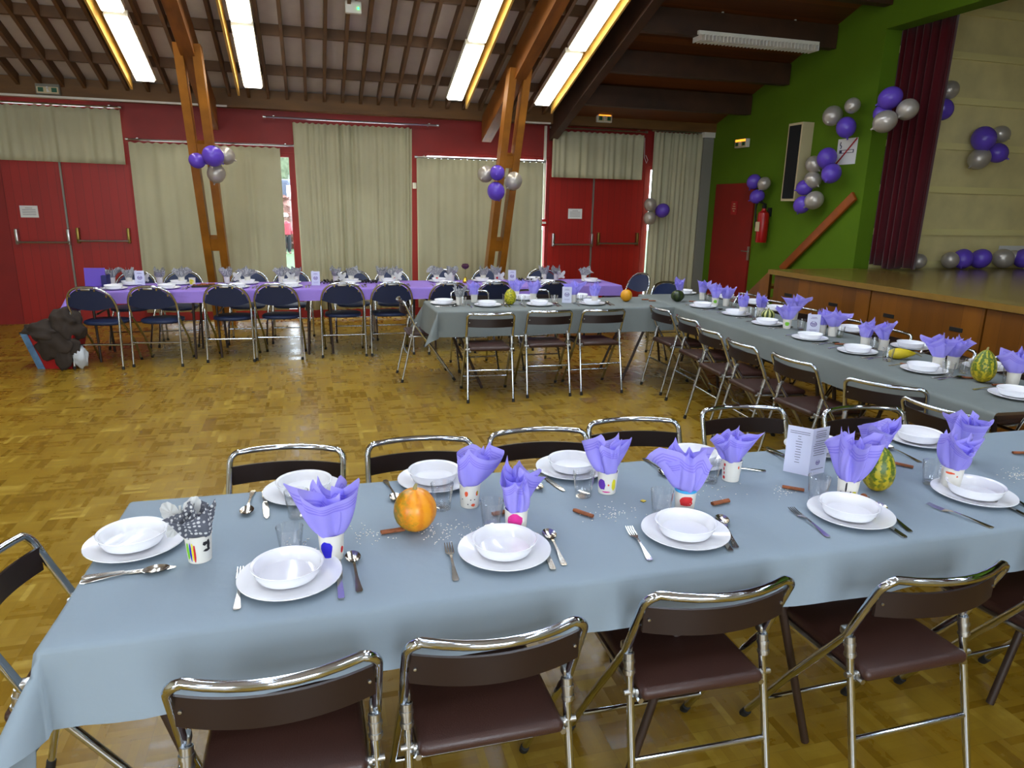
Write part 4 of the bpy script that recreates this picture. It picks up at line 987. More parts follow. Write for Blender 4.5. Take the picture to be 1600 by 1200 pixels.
# cups: pixel of the base centre, art, napkin tips (height, and silhouette reach)
def tv(items):
    """items: (screen side -1..1, depth -1 near..1 far, height, reach) -> tips"""
    o = []
    for sx, sy, h, r in items:
        d = Vector((math.cos(yaw)*sx+math.sin(yaw)*sy, -math.sin(yaw)*sx+math.cos(yaw)*sy)); o.append((math.atan2(d.y, d.x) % (2*PI), h, r))
    return o
def nspec(a, l, h, b, t): return (a*1.13, l*.55, math.atan2(-math.sin(yaw)*h[0]+math.cos(yaw)*h[1], math.cos(yaw)*h[0]+math.sin(yaw)*h[1]), b, t)
cups = [
 (519, 874, 'with a dark blue blob and red heart', [('pblue', -.45, .036, .034, .05), ('pred', 1.0, .03, .012, .02)], None, nspec(0.105, 0.42, (-0.6, 0.3), 0.25, 0.3)),
 (734, 792, 'with small red and green marks', [('pora', -.35, .05, .012, .018), ('pora', .75, .05, .01, .018), ('pgrn', .8, .052, .005, .012), ('pora', .35, .012, .014, .01), ('pblk', -.8, .03, .004, .004), ('pblk', .1, .03, .004, .004), ('pblk', -.2, .015, .004, .004), ('pblk', .5, .03, .004, .004)], None, nspec(0.085, 0.4, (0.3, 0.4), 0.3, 0.9)),
 (806, 834, 'with a magenta blob', [('pmag', -.1, .045, .044, .05)], None, nspec(0.098, 0.48, (0.2, 0.2), 0.2, 0.2)),
 (948, 771, 'with purple and yellow blobs', [('ppur', -.6, .034, .03, .038), ('pyel', .75, .034, .016, .04), ('pora', .15, .035, .006, .006), ('pmag', -.1, .01, .03, .005)], None, nspec(0.085, 0.34, (-0.3, 0.3), 0.25, 0.6)),
 (1069, 800, 'with a red blob and light blue rim', [('pred', .1, .042, .044, .034)], 'pcyan', nspec(0.098, 0.3, (-0.1, 0.2), 0.2, 0.78)),
 (1141, 752, 'with tiny red letters down its side', [('pred', -.75, .06, .008, .012), ('pred', -.85, .045, .006, .012), ('pred', -.8, .03, .006, .01), ('pred', -.85, .014, .012, .012), ('pora', .8, .055, .006, .012)], None, nspec(0.075, 0.55, (0.0, 0.2), 0.15, 0.4)),
 (1322, 784, 'with black lines and a yellow blob', [('pblk', -.15, .055, .006, .04), ('pyel', .65, .03, .018, .026), ('pblk', -.3, .035, .03, .004), ('pblk', .3, .036, .005, .012)], None, nspec(0.118, 0.5, (0.1, 0.1), 0.3, 0.7)),
 (1362, 737, 'hidden behind the tall striped gourd', [('pora', 0, .04, .02, .02)], None, nspec(0.09, 0.4, (0.4, 0.4), 0.3, 0.3)),
 (1484, 764, 'with an orange stroke', [('pora', -.2, .06, .03, .008), ('pora', .5, .05, .006, .006)], None, nspec(0.095, 0.72, (0.0, 0.0), 0.2, 0.5)),
 (1503, 722, 'behind the cup with an orange stroke', [('ppur', 0, .04, .02, .02)], None, nspec(0.085, 0.35, (0, 0.4), 0.2, 0.9)),
]
for i, (u, v, d, art, rim, tips) in enumerate(cups):
    x, y = place(u, v-3); cup(x, y, 'white paper cup %s, near table' % d, 'painted cups on the near table', art, rim)
    napkin(x, y, tips, 'purple napkin in the cup %s' % d, 'purple napkins on the near table', seed=i+3)
# dotted napkin with white butterfly at the left end
x, y = place(313, 873)
cup(x, y, 'white paper cup painted with a rainbow and black bow, near table', 'painted cups on the near table', [('pgrn', -1.0, .035, .012, .05), ('pblue', -.72, .036, .006, .052), ('pyel', -.55, .034, .006, .054), ('pred', -.38, .03, .006, .056), ('pblk', .45, .055, .012, .012), ('pblk', .75, .05, .01, .03), ('pblk', .6, .035, .02, .008)])
napkin(x, y, nspec(.062, .3, (.6, .1), .15, .4), 'grey napkin with white dots in the rainbow cup, near table', 'dotted napkins', seed=31, mt='dots')
def butterfly(x, y, z, s, rz, label, group, key='butterfly'):
    def mk():
        bm = NB()
        for sd in (-1, 1):
            for cx, cz, rx, rz_, tl in ((.026, .082, .021, .036, .5), (.022, .036, .018, .026, 2.2)):
                def fn(a, b, sd=sd, cx=cx, cz=cz, rx=rx, rz_=rz_, tl=tl):
                    th = 2*PI*a; k = 1+.05*math.sin(9*th)*b; px = rx*b*k*math.cos(th); pz = rz_*b*k*math.sin(th)
                    x_ = cx+px*math.cos(tl)+pz*math.sin(tl); z_ = cz-px*math.sin(tl)+pz*math.cos(tl)
                    return (sd*x_, -.35*abs(x_)*1.0+.003*math.sin(7*th)*b, z_)
                grid(bm, 26, 4, fn, closeu=True)
        tube(bm, [(0, 0, .015), (0, -.003, .095)], .0035, 6); return bm
    me = first(key, mk, 'whitenap', 1.3); o = bpy.data.objects.new('paper_butterfly', me); COL.objects.link(o)
    o.location = (x, y, z); o.rotation_euler = (-.15, 0, rz); o.scale = (s, s, s); return tag(o, label, 'butterfly decoration', group)
butterfly(x-.036, y+.012, ZT+.055, .95, .35, 'white paper butterfly clipped to the dotted napkin, near table', 'paper butterflies')
for i, (u, v) in enumerate(((465, 812), (455, 872), (691, 799), (768, 828), (911, 779), (1032, 810), (1108, 757), (1276, 786), (1454, 761))):
    x, y = place(u, v-4); tumbler(x, y, 'clear tumbler, %s from left on the near table' % ORD[i], 'tumblers on the near table')
# gourds
def gourd(name, u, v, prof, mt, label, ribs=9, amp=.04, cat='gourd', tilt=0, rz=0, stem=True, n=48):
    x, y = place(u, v); t = thing(name, label, cat, (x, y, ZT), rz)
    bm = NB(); R = Matrix.Rotation(tilt, 3, 'Y') if tilt else None
    lathe(bm, prof, n, (0, 0, 0), R, 0, True, ribs, amp); obj('fruit', bm, mt, t, 1.2)
    if stem:
        zt = prof[-1][1]; bm = NB(); tube(bm, [(0, 0, zt-.004), (.002, 0, zt+.008), (.006, 0, zt+.014)], [.008, .005, .004], 8)
        if R:
            for v_ in bm.verts: v_.co = R @ v_.co
        obj('stem', bm, 'stem', t)
    return t
def ell(rx, h, k=1.0, top=0, n=12):
    o = []
    for i in range(n+1):
        a = -PI/2+PI*i/n; z = (math.sin(a)+1)/2; o.append((max(0, math.cos(a))*rx*(1+top*(z-.5)), z*h))
    o[0] = (0, .004); return o
gourd('pumpkin', 649, 828, ell(.06, .128), 'gpump', 'round orange pumpkin with green streaks on the near table', 9, .03, 'pumpkin', rz=.15)
gourd('gourd', 1368, 766, ell(.05, .155, top=-.25), 'gourd', 'tall green and yellow striped gourd behind a napkin, near table')
gourd('gourd', 797, 476, ell(.055, .15, top=-.2), 'gourdy', 'yellow-green gourd standing on the middle grey table')
gourd('pumpkin', 978, 471, ell(.058, .12), 'gorange', 'small plain orange pumpkin on the middle grey table', 7, .03, 'pumpkin', stem=False)
gourd('gourd', 1058, 471, ell(.065, .115), 'gourdg', 'round dark green gourd at the far end of the stage table', 8, .03, stem=False)
gourd('gourd', 1199, 500, ell(.056, .09), 'gourdw', 'small cream and green striped gourd on the stage table', 9, .06)
gourd('gourd', 1533, 597, ell(.06, .185, top=-.35), 'gourd', 'large green and yellow striped gourd standing on the stage table', 10, .04)
x, y = place(1408, 561)
t = thing('gourd', 'long yellow gourd lying on its side on the stage table', 'gourd', (x, y, ZT+.036), math.radians(-12)); bm = NB()
lathe(bm, [(0, -.085), (.022, -.078), (.034, -.05), (.036, -.02), (.03, .02), (.018, .06), (.008, .085), (0, .1)], 24, (0, 0, 0), Matrix.Rotation(PI/2, 3, 'Y')); obj('fruit', bm, 'gyellow', t, 1.2)
bm = NB(); tube(bm, [(.095, 0, 0), (.12, 0, -.01), (.14, .005, -.02)], [.005, .003, .002], 6); obj('stem', bm, 'stem', t)
for i, (u, v, dg) in enumerate(((614, 832, -85), (911, 805, 35), (1125, 787, -80), (1239, 766, 50), (1410, 729, 35), (785, 803, -80), (1596, 710, 75))):
    x, y = place(u, v); stick(x, y, math.radians(dg), 'cinnamon stick, %s, scattered on the near table' % ('left of the pumpkin', 'between the third and fourth tumblers', 'right of the red-blob cup', 'beside the open menu card', 'right of the tall striped gourd', 'behind the fourth tumbler', 'at the far right edge')[i], 'cinnamon sticks on the near table')
x, y = place(1345, 782); t = thing('clove_pick', 'wooden pick with a brown clove ball by the striped gourd', 'decoration', (x, y, ZT), .2)
bm = NB(); tube(bm, [(-.04, 0, .0035), (.04, 0, .0035)], .003, 6); obj('pick', bm, 'board', t); bm = NB(); lathe(bm, ell(.012, .022), 12, (.012, 0, 0)); obj('clove_ball', bm, 'cinn', t)
x, y = place(1005, 783); bm = NB(); box(bm, (x, y, ZT+.001), (.014, .014, .002), Matrix.Rotation(.5, 3, 'Z')); tag(obj('gold_chip', bm, 'gold', None, 0), 'tiny gold square lying between two cups on the near table', 'confetti')
bm = NB(); rnd = random.Random(5)
for (u, v, su, sv, n) in ((570, 835, 35, 14, 45), (700, 830, 60, 16, 90), (960, 800, 45, 20, 55), (1110, 775, 60, 20, 25), (1225, 770, 20, 10, 25), (1590, 742, 25, 10, 60), (480, 850, 40, 15, 15)):
    for k in range(n):
        x, y = place(rnd.gauss(u, su*.5), rnd.gauss(v, sv*.5)); box(bm, (x, y, ZT+.0012), (.0042, .0017, .0016), Matrix.Rotation(rnd.uniform(0, 3), 3, 'Z'))
tag(obj('rice_grains', bm, 'rice', None, 0), 'white rice grains scattered down the middle of the near table', 'rice', None, 'stuff')
# menu cards
def emblem(bm, w, c=(0, 0), y=-.0012):
    cx, cz = c; n = 18
    for k in range(n):
        if k in (4,): continue
        a0 = 2*PI*k/n; a1 = 2*PI*(k+1)/n
        q = [Vector((cx+math.cos(a)*w*r, y, cz+math.sin(a)*w*.85*r)) for a, r in ((a0, 1), (a1, 1), (a1, .78), (a0, .78))]
        bm.faces.new([bm.verts.new(p) for p in q])
    box(bm, (cx, y, cz+.1*w), (w*1.3, .0004, w*.3)); box(bm, (cx, y, cz-.35*w), (w*1.0, .0004, w*.18))
def menu(x, y, rz, label, w=.092, h=.155, ang=.9, group='folded menu cards'):
    t = thing('menu_card', label, 'menu card', (x, y, ZT), rz, group)
    for s in (-1, 1):
        R = Matrix.Rotation(s*ang, 3, 'Z')
        bm = NB(); box(bm, (s*w/2, 0, h/2), (w, .0014, h)); 
        for v_ in bm.verts: v_.co = R @ v_.co
        lf = obj('card_leaf', bm, 'cardpaper', t, 0)
        bm = NB()
        if s == 1:
            emblem(bm, w*.26, (w*.5, h*.52)); box(bm, (w*.5, -.0012, h*.85), (w*.4, .0006, h*.018)); box(bm, (w*.5, -.0012, h*.8), (w*.55, .0006, h*.014)); box(bm, (w*.5, -.0012, h*.24), (w*.6, .0006, h*.012)); box(bm, (w*.5, -.0012, h*.18), (w*.5, .0006, h*.012))
        for v_ in bm.verts: v_.co = R @ v_.co
        if s == 1: obj('printed_emblem', bm, 'emblem', lf, 0)
        else: bm.free()
    return t
# open card of the near table: two leaves facing the camera with a list of dishes and an emblem
x, y = place(1262, 744); t = thing('menu_card', 'open printed menu card standing beside the tall napkin, near table', 'menu card', (x, y, ZT), -yaw-.05)
for s in (-1, 1):
    R = Matrix.Rotation(s*.55, 3, 'Z'); w, h = .085, .175
    bm = NB(); box(bm, (s*w/2, 0, h/2), (w, .0014, h)); 
    for v_ in bm.verts: v_.co = R @ v_.co
    lf = obj('card_leaf', bm, 'cardpaper', t, 0)
    bm = NB(); rnd = random.Random(3+s)
    rows = [.9, .86] + [.8-.055*k for k in range(11)] if s == -1 else [.93, .88, .84, .8, .72, .67, .63, .58, .53, .48, .43]
    for k, q in enumerate(rows):
        ww = w*(rnd.uniform(.12, .3) if s == -1 and k > 1 else rnd.uniform(.55, .8)); box(bm, (s*w*.5, -.0012, h*q), (ww, .0006, .0016))
    if s == 1: box(bm, (w*.5, -.0012, h*.12), (w*.75, .0006, .0016))
    for v_ in bm.verts: v_.co = R @ v_.co
    obj('printed_text', bm, 'ink', lf, 0)
    if s == 1:
        bm = NB(); emblem(bm, .011, (w*.5, h*.26))
        for v_ in bm.verts: v_.co = R @ v_.co
        obj('printed_emblem', bm, 'emblem', lf, 0)
for u, v, lab in ((1259, 522, 'upright menu card among napkins on the stage table'), (878, 473, 'upright menu card on the middle grey table'), (212, 446, 'leftmost menu card on the purple table'), (487, 446, 'menu card in the middle of the purple table'), (794, 442, 'rightmost menu card on the purple table')):
    x, y = place(u, v); menu(x, y, -math.atan2(x, y)-.9, lab)
# ------------------------------------------------------------------ settings of the other tables
NV = 5
for k in range(NV): first('nap%d' % k, lambda k=k: napkin_bm((.1+.007*(k % 3), .06+.05*k, k*1.3, .2, k*.7), seed=40+k, bulge=.6), 'napkin', 1.5)
for k in range(3): first('dot%d' % k, lambda k=k: napkin_bm((.09, .42+.1*k, k*2, .25, k*.7), seed=80+k), 'dots2', 1.5)
def simple_nap(x, y, k, rz, label, group, dots=False, z=ZT+.004, s=1.0):
    o = bpy.data.objects.new('paper_napkin', MESH[('dot%d' if dots else 'nap%d') % k]); COL.objects.link(o); o.location = (x, y, z); o.rotation_euler = (0, 0, rz); o.scale = (s, s, s); return tag(o, label, 'napkin', group)
rnd = random.Random(11)
# stage table: left (hall) side plates
tb = 'stage table'
SL3 = [(1098, 482), (1150, 494), (1199, 509), (1265, 532), (1339, 553), (1443, 582), (1587, 622)]
SR3 = [(1133, 468), (1181, 477), (1212, 487), (1332, 520), (1422, 546), (1540, 578)]
def sett(x, y, face, where, grp, cut=True):
    """face: direction (dx,dy) from the diner towards the table middle"""
    plate_bowl(x, y, where, grp)
    fx, fy = face; rx, ry = fy, -fx; rz = math.atan2(-fx, fy)
    if cut:
        cutlery('fork', x-rx*.165, y-ry*.165, rz, 'fork beside the plate, '+where, 'forks '+grp)
        cutlery('knife', x+rx*.155, y+ry*.155, rz, 'knife beside the plate, '+where, 'knives '+grp)
        cutlery('spoon', x+rx*.19, y+ry*.19, rz, 'spoon beside the plate, '+where, 'spoons '+grp)
for i, (u, v) in enumerate(SL3): x, y = place(u, v-2); sett(x, y, (1, 0), '%s from far end, hall side of %s' % (ORD[i], tb), 'on the stage table')
for i, (u, v) in enumerate(SR3): x, y = place(u, v-2); sett(x, y, (-1, 0), '%s from far end, stage side of %s' % (ORD[i], tb), 'on the stage table')
x, y = place(1070, 459); sett(x, y, (0, -1), 'at the far end of stage table', 'on the stage table', False)
n3 = [(1062, 466, None), (1097, 470, None), (1117, 479, 'pgrn'), (1134, 480, None), (1160, 494, None), (1188, 495, None), (1229, 515, 'pgrn'), (1240, 501, None), (1283, 524, None), (1300, 527, None), (1351, 545, None), (1379, 549, None), (1464, 578, None), (1487, 577, None), (1581, 604, None)]
for i, (u, v, art) in enumerate(n3):
    x, y = place(u, v-2); lab = '%s from far end, %s' % (ORD[i] if i < 14 else 'last', tb)
    cup(x, y, 'paper cup %sholding a purple napkin, %s' % ('with a green mark ' if art else '', lab), 'paper cups on the stage table', [(art, .0, .04, .034, .034)] if art else ())
    simple_nap(x, y, i % NV, rnd.uniform(0, 6.28), 'purple napkin in its cup, '+lab, 'purple napkins on the stage table')
for i, (u, v) in enumerate(((1105, 474), (1146, 483), (1172, 497), (1180, 502), (1251, 517), (1311, 529), (1386, 566), (1365, 549), (1480, 590), (1505, 585), (1575, 600))):
    x, y = place(u, v-2); tumbler(x, y, 'clear tumbler, %s from far end of the stage table' % ORD[i], 'tumblers on the stage table')
for i, (u, v, dg) in enumerate(((1312, 539, 70), (1416, 571, 30), (1513, 592, 60), (1559, 603, 85), (1082, 472, 60))):
    x, y = place(u, v); stick(x, y, math.radians(dg), 'cinnamon stick on the stage table, %s' % ('by the fifth hall-side plate', 'by the long yellow gourd', 'left of the large striped gourd', 'right of the large striped gourd', 'by the dark green gourd')[i], 'cinnamon sticks on the stage table')
# middle grey table
tb = 'middle grey table'
for i, (u, v) in enumerate(((762, 478), (843, 477), (925, 475.5))): x, y = place(u, v); sett(x, y, (0, 1), '%s from left, front of %s' % (ORD[i], tb), 'on the middle grey table')
for i, (u, v) in enumerate(((820, 468), (905, 466))): x, y = place(u, v); sett(x, y, (0, -1), '%s from left, back of %s' % (ORD[i], tb), 'on the middle grey table', False)
x, y = place(693, 475); sett(x, y, (1, 0), 'at the left end of %s' % tb, 'on the middle grey table')
for i, (u, v) in enumerate(((741, 474), (806, 468), (833, 472), (895, 474), (929, 476))):
    x, y = place(u, v-2); lab = '%s from left, %s' % (ORD[i], tb)
    cup(x, y, 'paper cup holding a purple napkin, '+lab, 'paper cups on the middle grey table'); simple_nap(x, y, (i*2+1) % NV, rnd.uniform(0, 6), 'purple napkin in its cup, '+lab, 'purple napkins on the middle grey table')
x, y = place(718, 476); cup(x, y, 'paper cup with a dotted napkin at left of middle grey table', 'paper cups on the middle grey table'); simple_nap(x, y, 0, 1, 'small dotted grey napkin at left of the middle grey table', 'dotted napkins', True)
for i, (u, v) in enumerate(((723, 478), (790, 473), (815, 476), (866, 475), (905, 474))):
    x, y = place(u, v); tumbler(x, y, 'clear tumbler, %s from left on the middle grey table' % ORD[i], 'tumblers on the middle grey table')
for i, (u, v) in enumerate(((1008, 469), (1019, 471))):
    x, y = place(u, v); stick(x, y, 1.4, '%s of two cinnamon sticks lying between the two grey tables' % ('left', 'right')[i], 'cinnamon sticks on the middle grey table')
# purple table
tb = 'purple table'
fx = [(G(u, 449, ZT).x) for u in (185, 265, 372, 455, 545, 615)]+[1.5, 2.05, 2.75]
for i, x in enumerate(fx): sett(x, 7.98+.004*i, (0, 1), '%s from left, front of %s' % (ORD[i], tb), 'on the purple table')
bxs = [(G(u, 443, ZT).x) for u in (209, 283, 387, 453, 549, 610, 690, 760, 845)]
for i, x in enumerate(bxs): sett(x, 8.36, (0, -1), '%s from left, back of %s' % (ORD[i], tb), 'on the purple table', False)
x, y = place(925, 440); sett(x-.02, y-.02, (-1, 0), 'at the right end of the purple table', 'on the purple table', False)
nn = [(176, 445), (202, 443), (250, 443), (284, 442), (355, 443), (387, 441), (440, 441), (463, 440), (525, 441), (549, 440), (596, 440), (616, 440), (682, 440), (706, 440), (755, 440), (776, 439), (850, 438), (869, 438), (912, 440)]
for i, (u, v) in enumerate(nn):
    x, y = place(u, v-1); w_ = '%s from left, purple table' % (ORD[i] if i < 14 else ('fifth last', 'fourth last', 'third last', 'second last', 'last')[i-14])
    if i == 18: w_ = 'at right end of purple table'
    cup(x, y, 'white paper cup with a dotted napkin, '+w_, 'paper cups on the purple table', [('pred', .2, .035, .03, .03)] if i in (11, 12, 15) else ())
    simple_nap(x, y, i % 3, rnd.uniform(0, 6), 'grey dotted napkin in its cup, '+w_, 'dotted napkins', True)
for i, (u, v) in enumerate(((172, 430), (228, 432), (372, 432), (455, 432), (535, 432), (622, 431), (700, 432), (782, 431), (876, 428))):
    x, y = place(u, v+10); butterfly(x, y-.02, ZT+.012, .95, rnd.uniform(-.4, .4), 'white paper butterfly, %s from left on the purple table' % ORD[i], 'paper butterflies', 'butterfly2')
x, y = place(147, 449); bm = NB(); box(bm, (0, 0, .095), (.2, .018, .19), Matrix.Rotation(-.1, 3, 'X'), .003); o = obj('document_box', bm, 'purplebox', None, 0); o.location = (x, y+.08, ZT+.002); o.rotation_euler = (0, 0, -.1); tag(o, 'purple folder standing at the left end of the purple table', 'folder')
x, y = place(163, 449); bm = NB(); box(bm, (0, 0, .06), (.05, .16, .12), None, .004); o = obj('box', bm, 'navybox', None, 0); o.location = (x, min(y+.09, 8.42), ZT); tag(o, 'small navy blue box beside the purple folder', 'box')
def cupthing(u, v, label, m_):
    x, y = place(u, v); t = put('paper_cup', 'paper_cup', bm_cup, 'cup', (x, y, ZT), 0, label, 'cup'); bm = NB(); patch(bm, -1.8, .036, .06, .055, .05); obj('painted_mark', bm, m_, t); return t
cupthing(301, 445, 'yellow painted cup right of the second chair, purple table', 'pyel')
x, y = place(318, 449); t = thing('serving_tray', 'dark tray of brown sweets on the purple table', 'tray', (x, y+.06, ZT))
bm = NB(); box(bm, (0, 0, .008), (.24, .14, .016), None, .005); obj('tray_base', bm, 'garland', t)
bm = NB(); rn = random.Random(2)
for k in range(26): lathe(bm, ell(.013, .02, n=6), 8, (rn.uniform(-.1, .1), rn.uniform(-.05, .05), .014))
o = obj('sweets', bm, 'cinn', t); o['kind'] = 'stuff'
def garland(u0, u1, v, label):
    a, b = place(u0, v), place(u1, v); bm = NB(); pts = []; rn = random.Random(int(u0))
    for k in range(60):
        f = k/59; pts.append((a[0]+(b[0]-a[0])*f, a[1]+.03*math.sin(f*18)+(b[1]-a[1])*f, ZT+.014+.012*math.sin(f*40)))
    tube(bm, pts, .005, 6)
    for k in range(70):
        p = pts[rn.randrange(60)]; R = Matrix.Rotation(rn.uniform(0, 6), 3, 'Z') @ Matrix.Rotation(rn.uniform(-1, 1), 3, 'X')
        q = [Vector(p)+R @ Vector(w_) for w_ in ((0, 0, 0), (.012, .02, .004), (0, .04, 0), (-.012, .02, .004))]
        if min(w_.z for w_ in q) > ZT+.001: bm.faces.new([bm.verts.new(w_) for w_ in q])
    tag(obj('leaf_garland', bm, 'garland', None, 0), label, 'garland')
garland(497, 530, 443, 'dark leafy garland right of the middle menu card, purple table'); garland(565, 590, 442, 'dark leafy garland between two blue chairs, purple table'); garland(803, 845, 439, 'dark leafy garland right of the rightmost menu card')
x, y = place(727, 442); t = thing('flower_in_vase', 'single plum coloured flower in a small gold vase, purple table', 'flower', (x, y, ZT))
bm = NB(); lathe(bm, [(0, 0), (.03, 0), (.034, .02), (.02, .045), (.014, .06), (.018, .07), (0, .07)], 16); obj('vase', bm, 'gold', t)
bm = NB(); tube(bm, [(0, 0, .06), (.004, 0, .17)], .003, 6); obj('flower_stem', bm, 'stem', t)
bm = NB(); lathe(bm, [(0, .16), (.03, .175), (.042, .2), (.03, .225), (.0, .23)], 14, ribs=5, ribamp=.15); obj('flower_head', bm, 'flower', t)
# shopping bag with a jacket
pb = G(95, 576)
t = thing('shopping_bag', 'red and blue shopping bag on the floor under a brown jacket', 'bag', (pb.x-.02, pb.y+.1, 0), -.2)
bm = NB(); v = [bm.verts.new(Vector(p)) for p in ((-.17, -.1, 0), (.15, -.1, 0), (.15, .1, 0), (-.17, .1, 0), (-.26, -.14, .36), (.22, -.14, .36), (.22, .14, .36), (-.26, .14, .36))]
for q in ((0, 1, 2, 3), (0, 1, 5, 4), (1, 2, 6, 5), (2, 3, 7, 6), (3, 0, 4, 7)): bm.faces.new([v[k] for k in q])
obj('bag_body', bm, 'bagred', t, 0)
bm = NB(); v = [bm.verts.new(Vector(p)) for p in ((-.172, -.105, .0), (-.1, -.105, .0), (-.2, -.146, .36), (-.265, -.146, .36), (-.265, .146, .36), (-.172, .105, .0))]
bm.faces.new([v[k] for k in (0, 1, 2, 3)]); bm.faces.new([v[k] for k in (0, 3, 4, 5)]); obj('blue_side', bm, 'bagblue', t, 0)
def blob(bm, c, r, seed, amp=.25, fr=3.0, n=3):
    q = bmesh.ops.create_icosphere(bm, subdivisions=n, radius=1)
    for v in q['verts']:
        p = v.co.normalized(); k = 1+amp*noise.noise(Vector((p.x*fr+seed, p.y*fr, p.z*fr))); v.co = Vector((c[0]+p.x*r[0]*k, c[1]+p.y*r[1]*k, c[2]+p.z*r[2]*k))
bm = NB(); blob(bm, (-.05, -.03, .37), (.27, .18, .1), 3, .3, 2, 4); blob(bm, (.13, -.06, .42), (.16, .13, .17), 5, .3, 2.4, 4); blob(bm, (.05, -.13, .26), (.19, .06, .17), 9, .35, 2, 4); blob(bm, (.1, -.14, .13), (.08, .05, .14), 15, .3, 2, 3)
for v_ in bm.verts:
    p_ = v_.co; v_.co = p_+Vector((.012*noise.noise(p_*14), .012*noise.noise(p_*14+Vector((5, 0, 0))), .012*math.sin(p_.x*26+p_.z*34+3*noise.noise(p_*6))))
o = obj('jacket', bm, 'jacket', None, 1.4); o.location = (pb.x-.02, pb.y+.1, .0); o.rotation_euler = (0, 0, -.2); tag(o, 'brown-grey jacket slumped over the red and blue bag', 'jacket')
bm = NB(); blob(bm, (.13, -.15, .12), (.07, .05, .11), 12, .4, 4); o = obj('plastic_bag', bm, 'bagwhite', None, 1.2); o.location = (pb.x+.06, pb.y+.12, .0); tag(o, 'small crumpled white plastic bag beside the shopping bag', 'bag')
# ------------------------------------------------------------------ balloons
def bm_balloon():
    bm = NB(); prof = [(0, -.155), (.012, -.152), (.007, -.142), (.016, -.128)]
    for i in range(1, 15):
        a = -PI/2+PI*i/14; zz_ = math.sin(a)*.125; r = math.cos(a)*.115*(1+.0*zz_)
        if i < 3: r = max(r, .02*i)
        prof.append((max(r, 0), zz_))
    prof[-1] = (0, .125); lathe(bm, prof, 24); return bm
BN = 0
def balloon(p, colr, rpx, dist, label, group, seed):
    r = random.Random(seed); me = first('balloon_'+colr, bm_balloon, colr, 1.5)
    o = bpy.data.objects.new('balloon', me); COL.objects.link(o); o.location = p; s = rpx*dist/FPX/.118
    o.scale = (s, s, s); o.rotation_euler = (r.uniform(-1.2, 1.2), r.uniform(-1.2, 1.2), r.uniform(0, 6)); return tag(o, label, 'balloon', group)
def cluster(lst, where, grp, fn):
    cnt = {'balp': 0, 'bals': 0}; tot = {k: sum(1 for q in lst if q[0] == k) for k in cnt}
    order = sorted(range(len(lst)), key=lambda i: lst[i][1])
    for i in order:
        c, u, v, rp = lst[i]; p = fn(u, v); dist = (p-EYE).dot(fwd)
        nm = {'balp': 'purple', 'bals': 'silver'}[c]; k = cnt[c]; cnt[c] += 1
        pos = '' if tot[c] == 1 else ('left ' if k == 0 else 'right ' if k == tot[c]-1 and tot[c] == 2 else ORD[k]+' ' if k else '')
        if tot[c] > 2: pos = ORD[k]+' from left '
        lab = ('%s%s balloon %s' % (pos, nm, where)) if tot[c] <= 2 else '%s balloon, %s, %s' % (nm, pos.strip(), where)
        balloon(p, c, rp, dist, lab, grp, i+int(u))
cluster([('balp', 308, 251, 12), ('balp', 333, 244, 16), ('bals', 352, 243, 14), ('bals', 338, 271, 14)], 'on the left timber pillar', 'balloons on the left pillar', lambda u, v: W(u, v, {308: 9.05, 333: 8.92, 352: 9.12, 338: 9.08}[u]))
cluster([('bals', 759, 272, 13), ('balp', 777, 270, 12), ('balp', 775, 299, 14), ('bals', 802, 283, 14)], 'on the right timber pillar', 'balloons on the right pillar', lambda u, v: W(u, v, {759: 9.05, 777: 8.88, 775: 8.92, 802: 8.98}[u]))
cluster([('bals', 1016, 320, 10), ('bals', 1015, 341, 10), ('balp', 1035, 329, 11)], 'on the corner curtain', 'balloons on the corner curtain', lambda u, v: W(u, v, 10.28))
cluster([('balp', 1178, 284, 11), ('bals', 1194, 287, 10), ('balp', 1183, 307, 11)], 'above the fire extinguisher', 'balloons by the red door', lambda u, v: S(u, v, XR-.15))
cluster([('bals', 1301, 181, 15), ('bals', 1332, 165, 12), ('balp', 1322, 199, 15)], 'above the no smoking sign', 'balloons above the sign', lambda u, v: S(u, v, XR-.17))
cluster([('balp', 1391, 153, 17), ('bals', 1418, 171, 16), ('bals', 1383, 190, 17), ('balp', 1379, 178, 14)], 'on the edge of the stage curtain', 'balloons on the stage curtain', lambda u, v: S(u, v, {1391: XR-.16, 1418: XR-.1, 1383: XR-.3, 1379: XR-.14}[u]))
cluster([('balp', 1292, 247, 15), ('bals', 1272, 257, 13), ('balp', 1299, 271, 15), ('bals', 1270, 281, 13), ('balp', 1257, 293, 12), ('bals', 1272, 313, 14), ('balp', 1253, 320, 13)], 'right of the column loudspeaker', 'balloons beside the loudspeaker', lambda u, v: S(u, v, XR-.17-.05*(int(u) % 2)))
cluster([('bals', 1468, 125, 10), ('bals', 1483, 141, 14), ('balp', 1473, 171, 16)], 'high beside the maroon curtain', 'balloons beside the maroon curtain', lambda u, v: W(u, v, YS-.16))
cluster([('balp', 1537, 217, 18), ('bals', 1564, 210, 13), ('balp', 1558, 239, 15), ('bals', 1530, 248, 16)], 'on the panelled stage wall', 'balloons on the stage wall', lambda u, v: W(u, v, {1537: YS-.2, 1564: YS-.13, 1558: YS-.17, 1530: YS-.18}[u]))
fl = [('bals', 1434, 410, 12), ('bals', 1484, 411, 13), ('balp', 1504, 407, 15), ('balp', 1531, 411, 15), ('bals', 1566, 413, 15), ('bals', 1583, 402, 11), ('balp', 1598, 412, 15)]
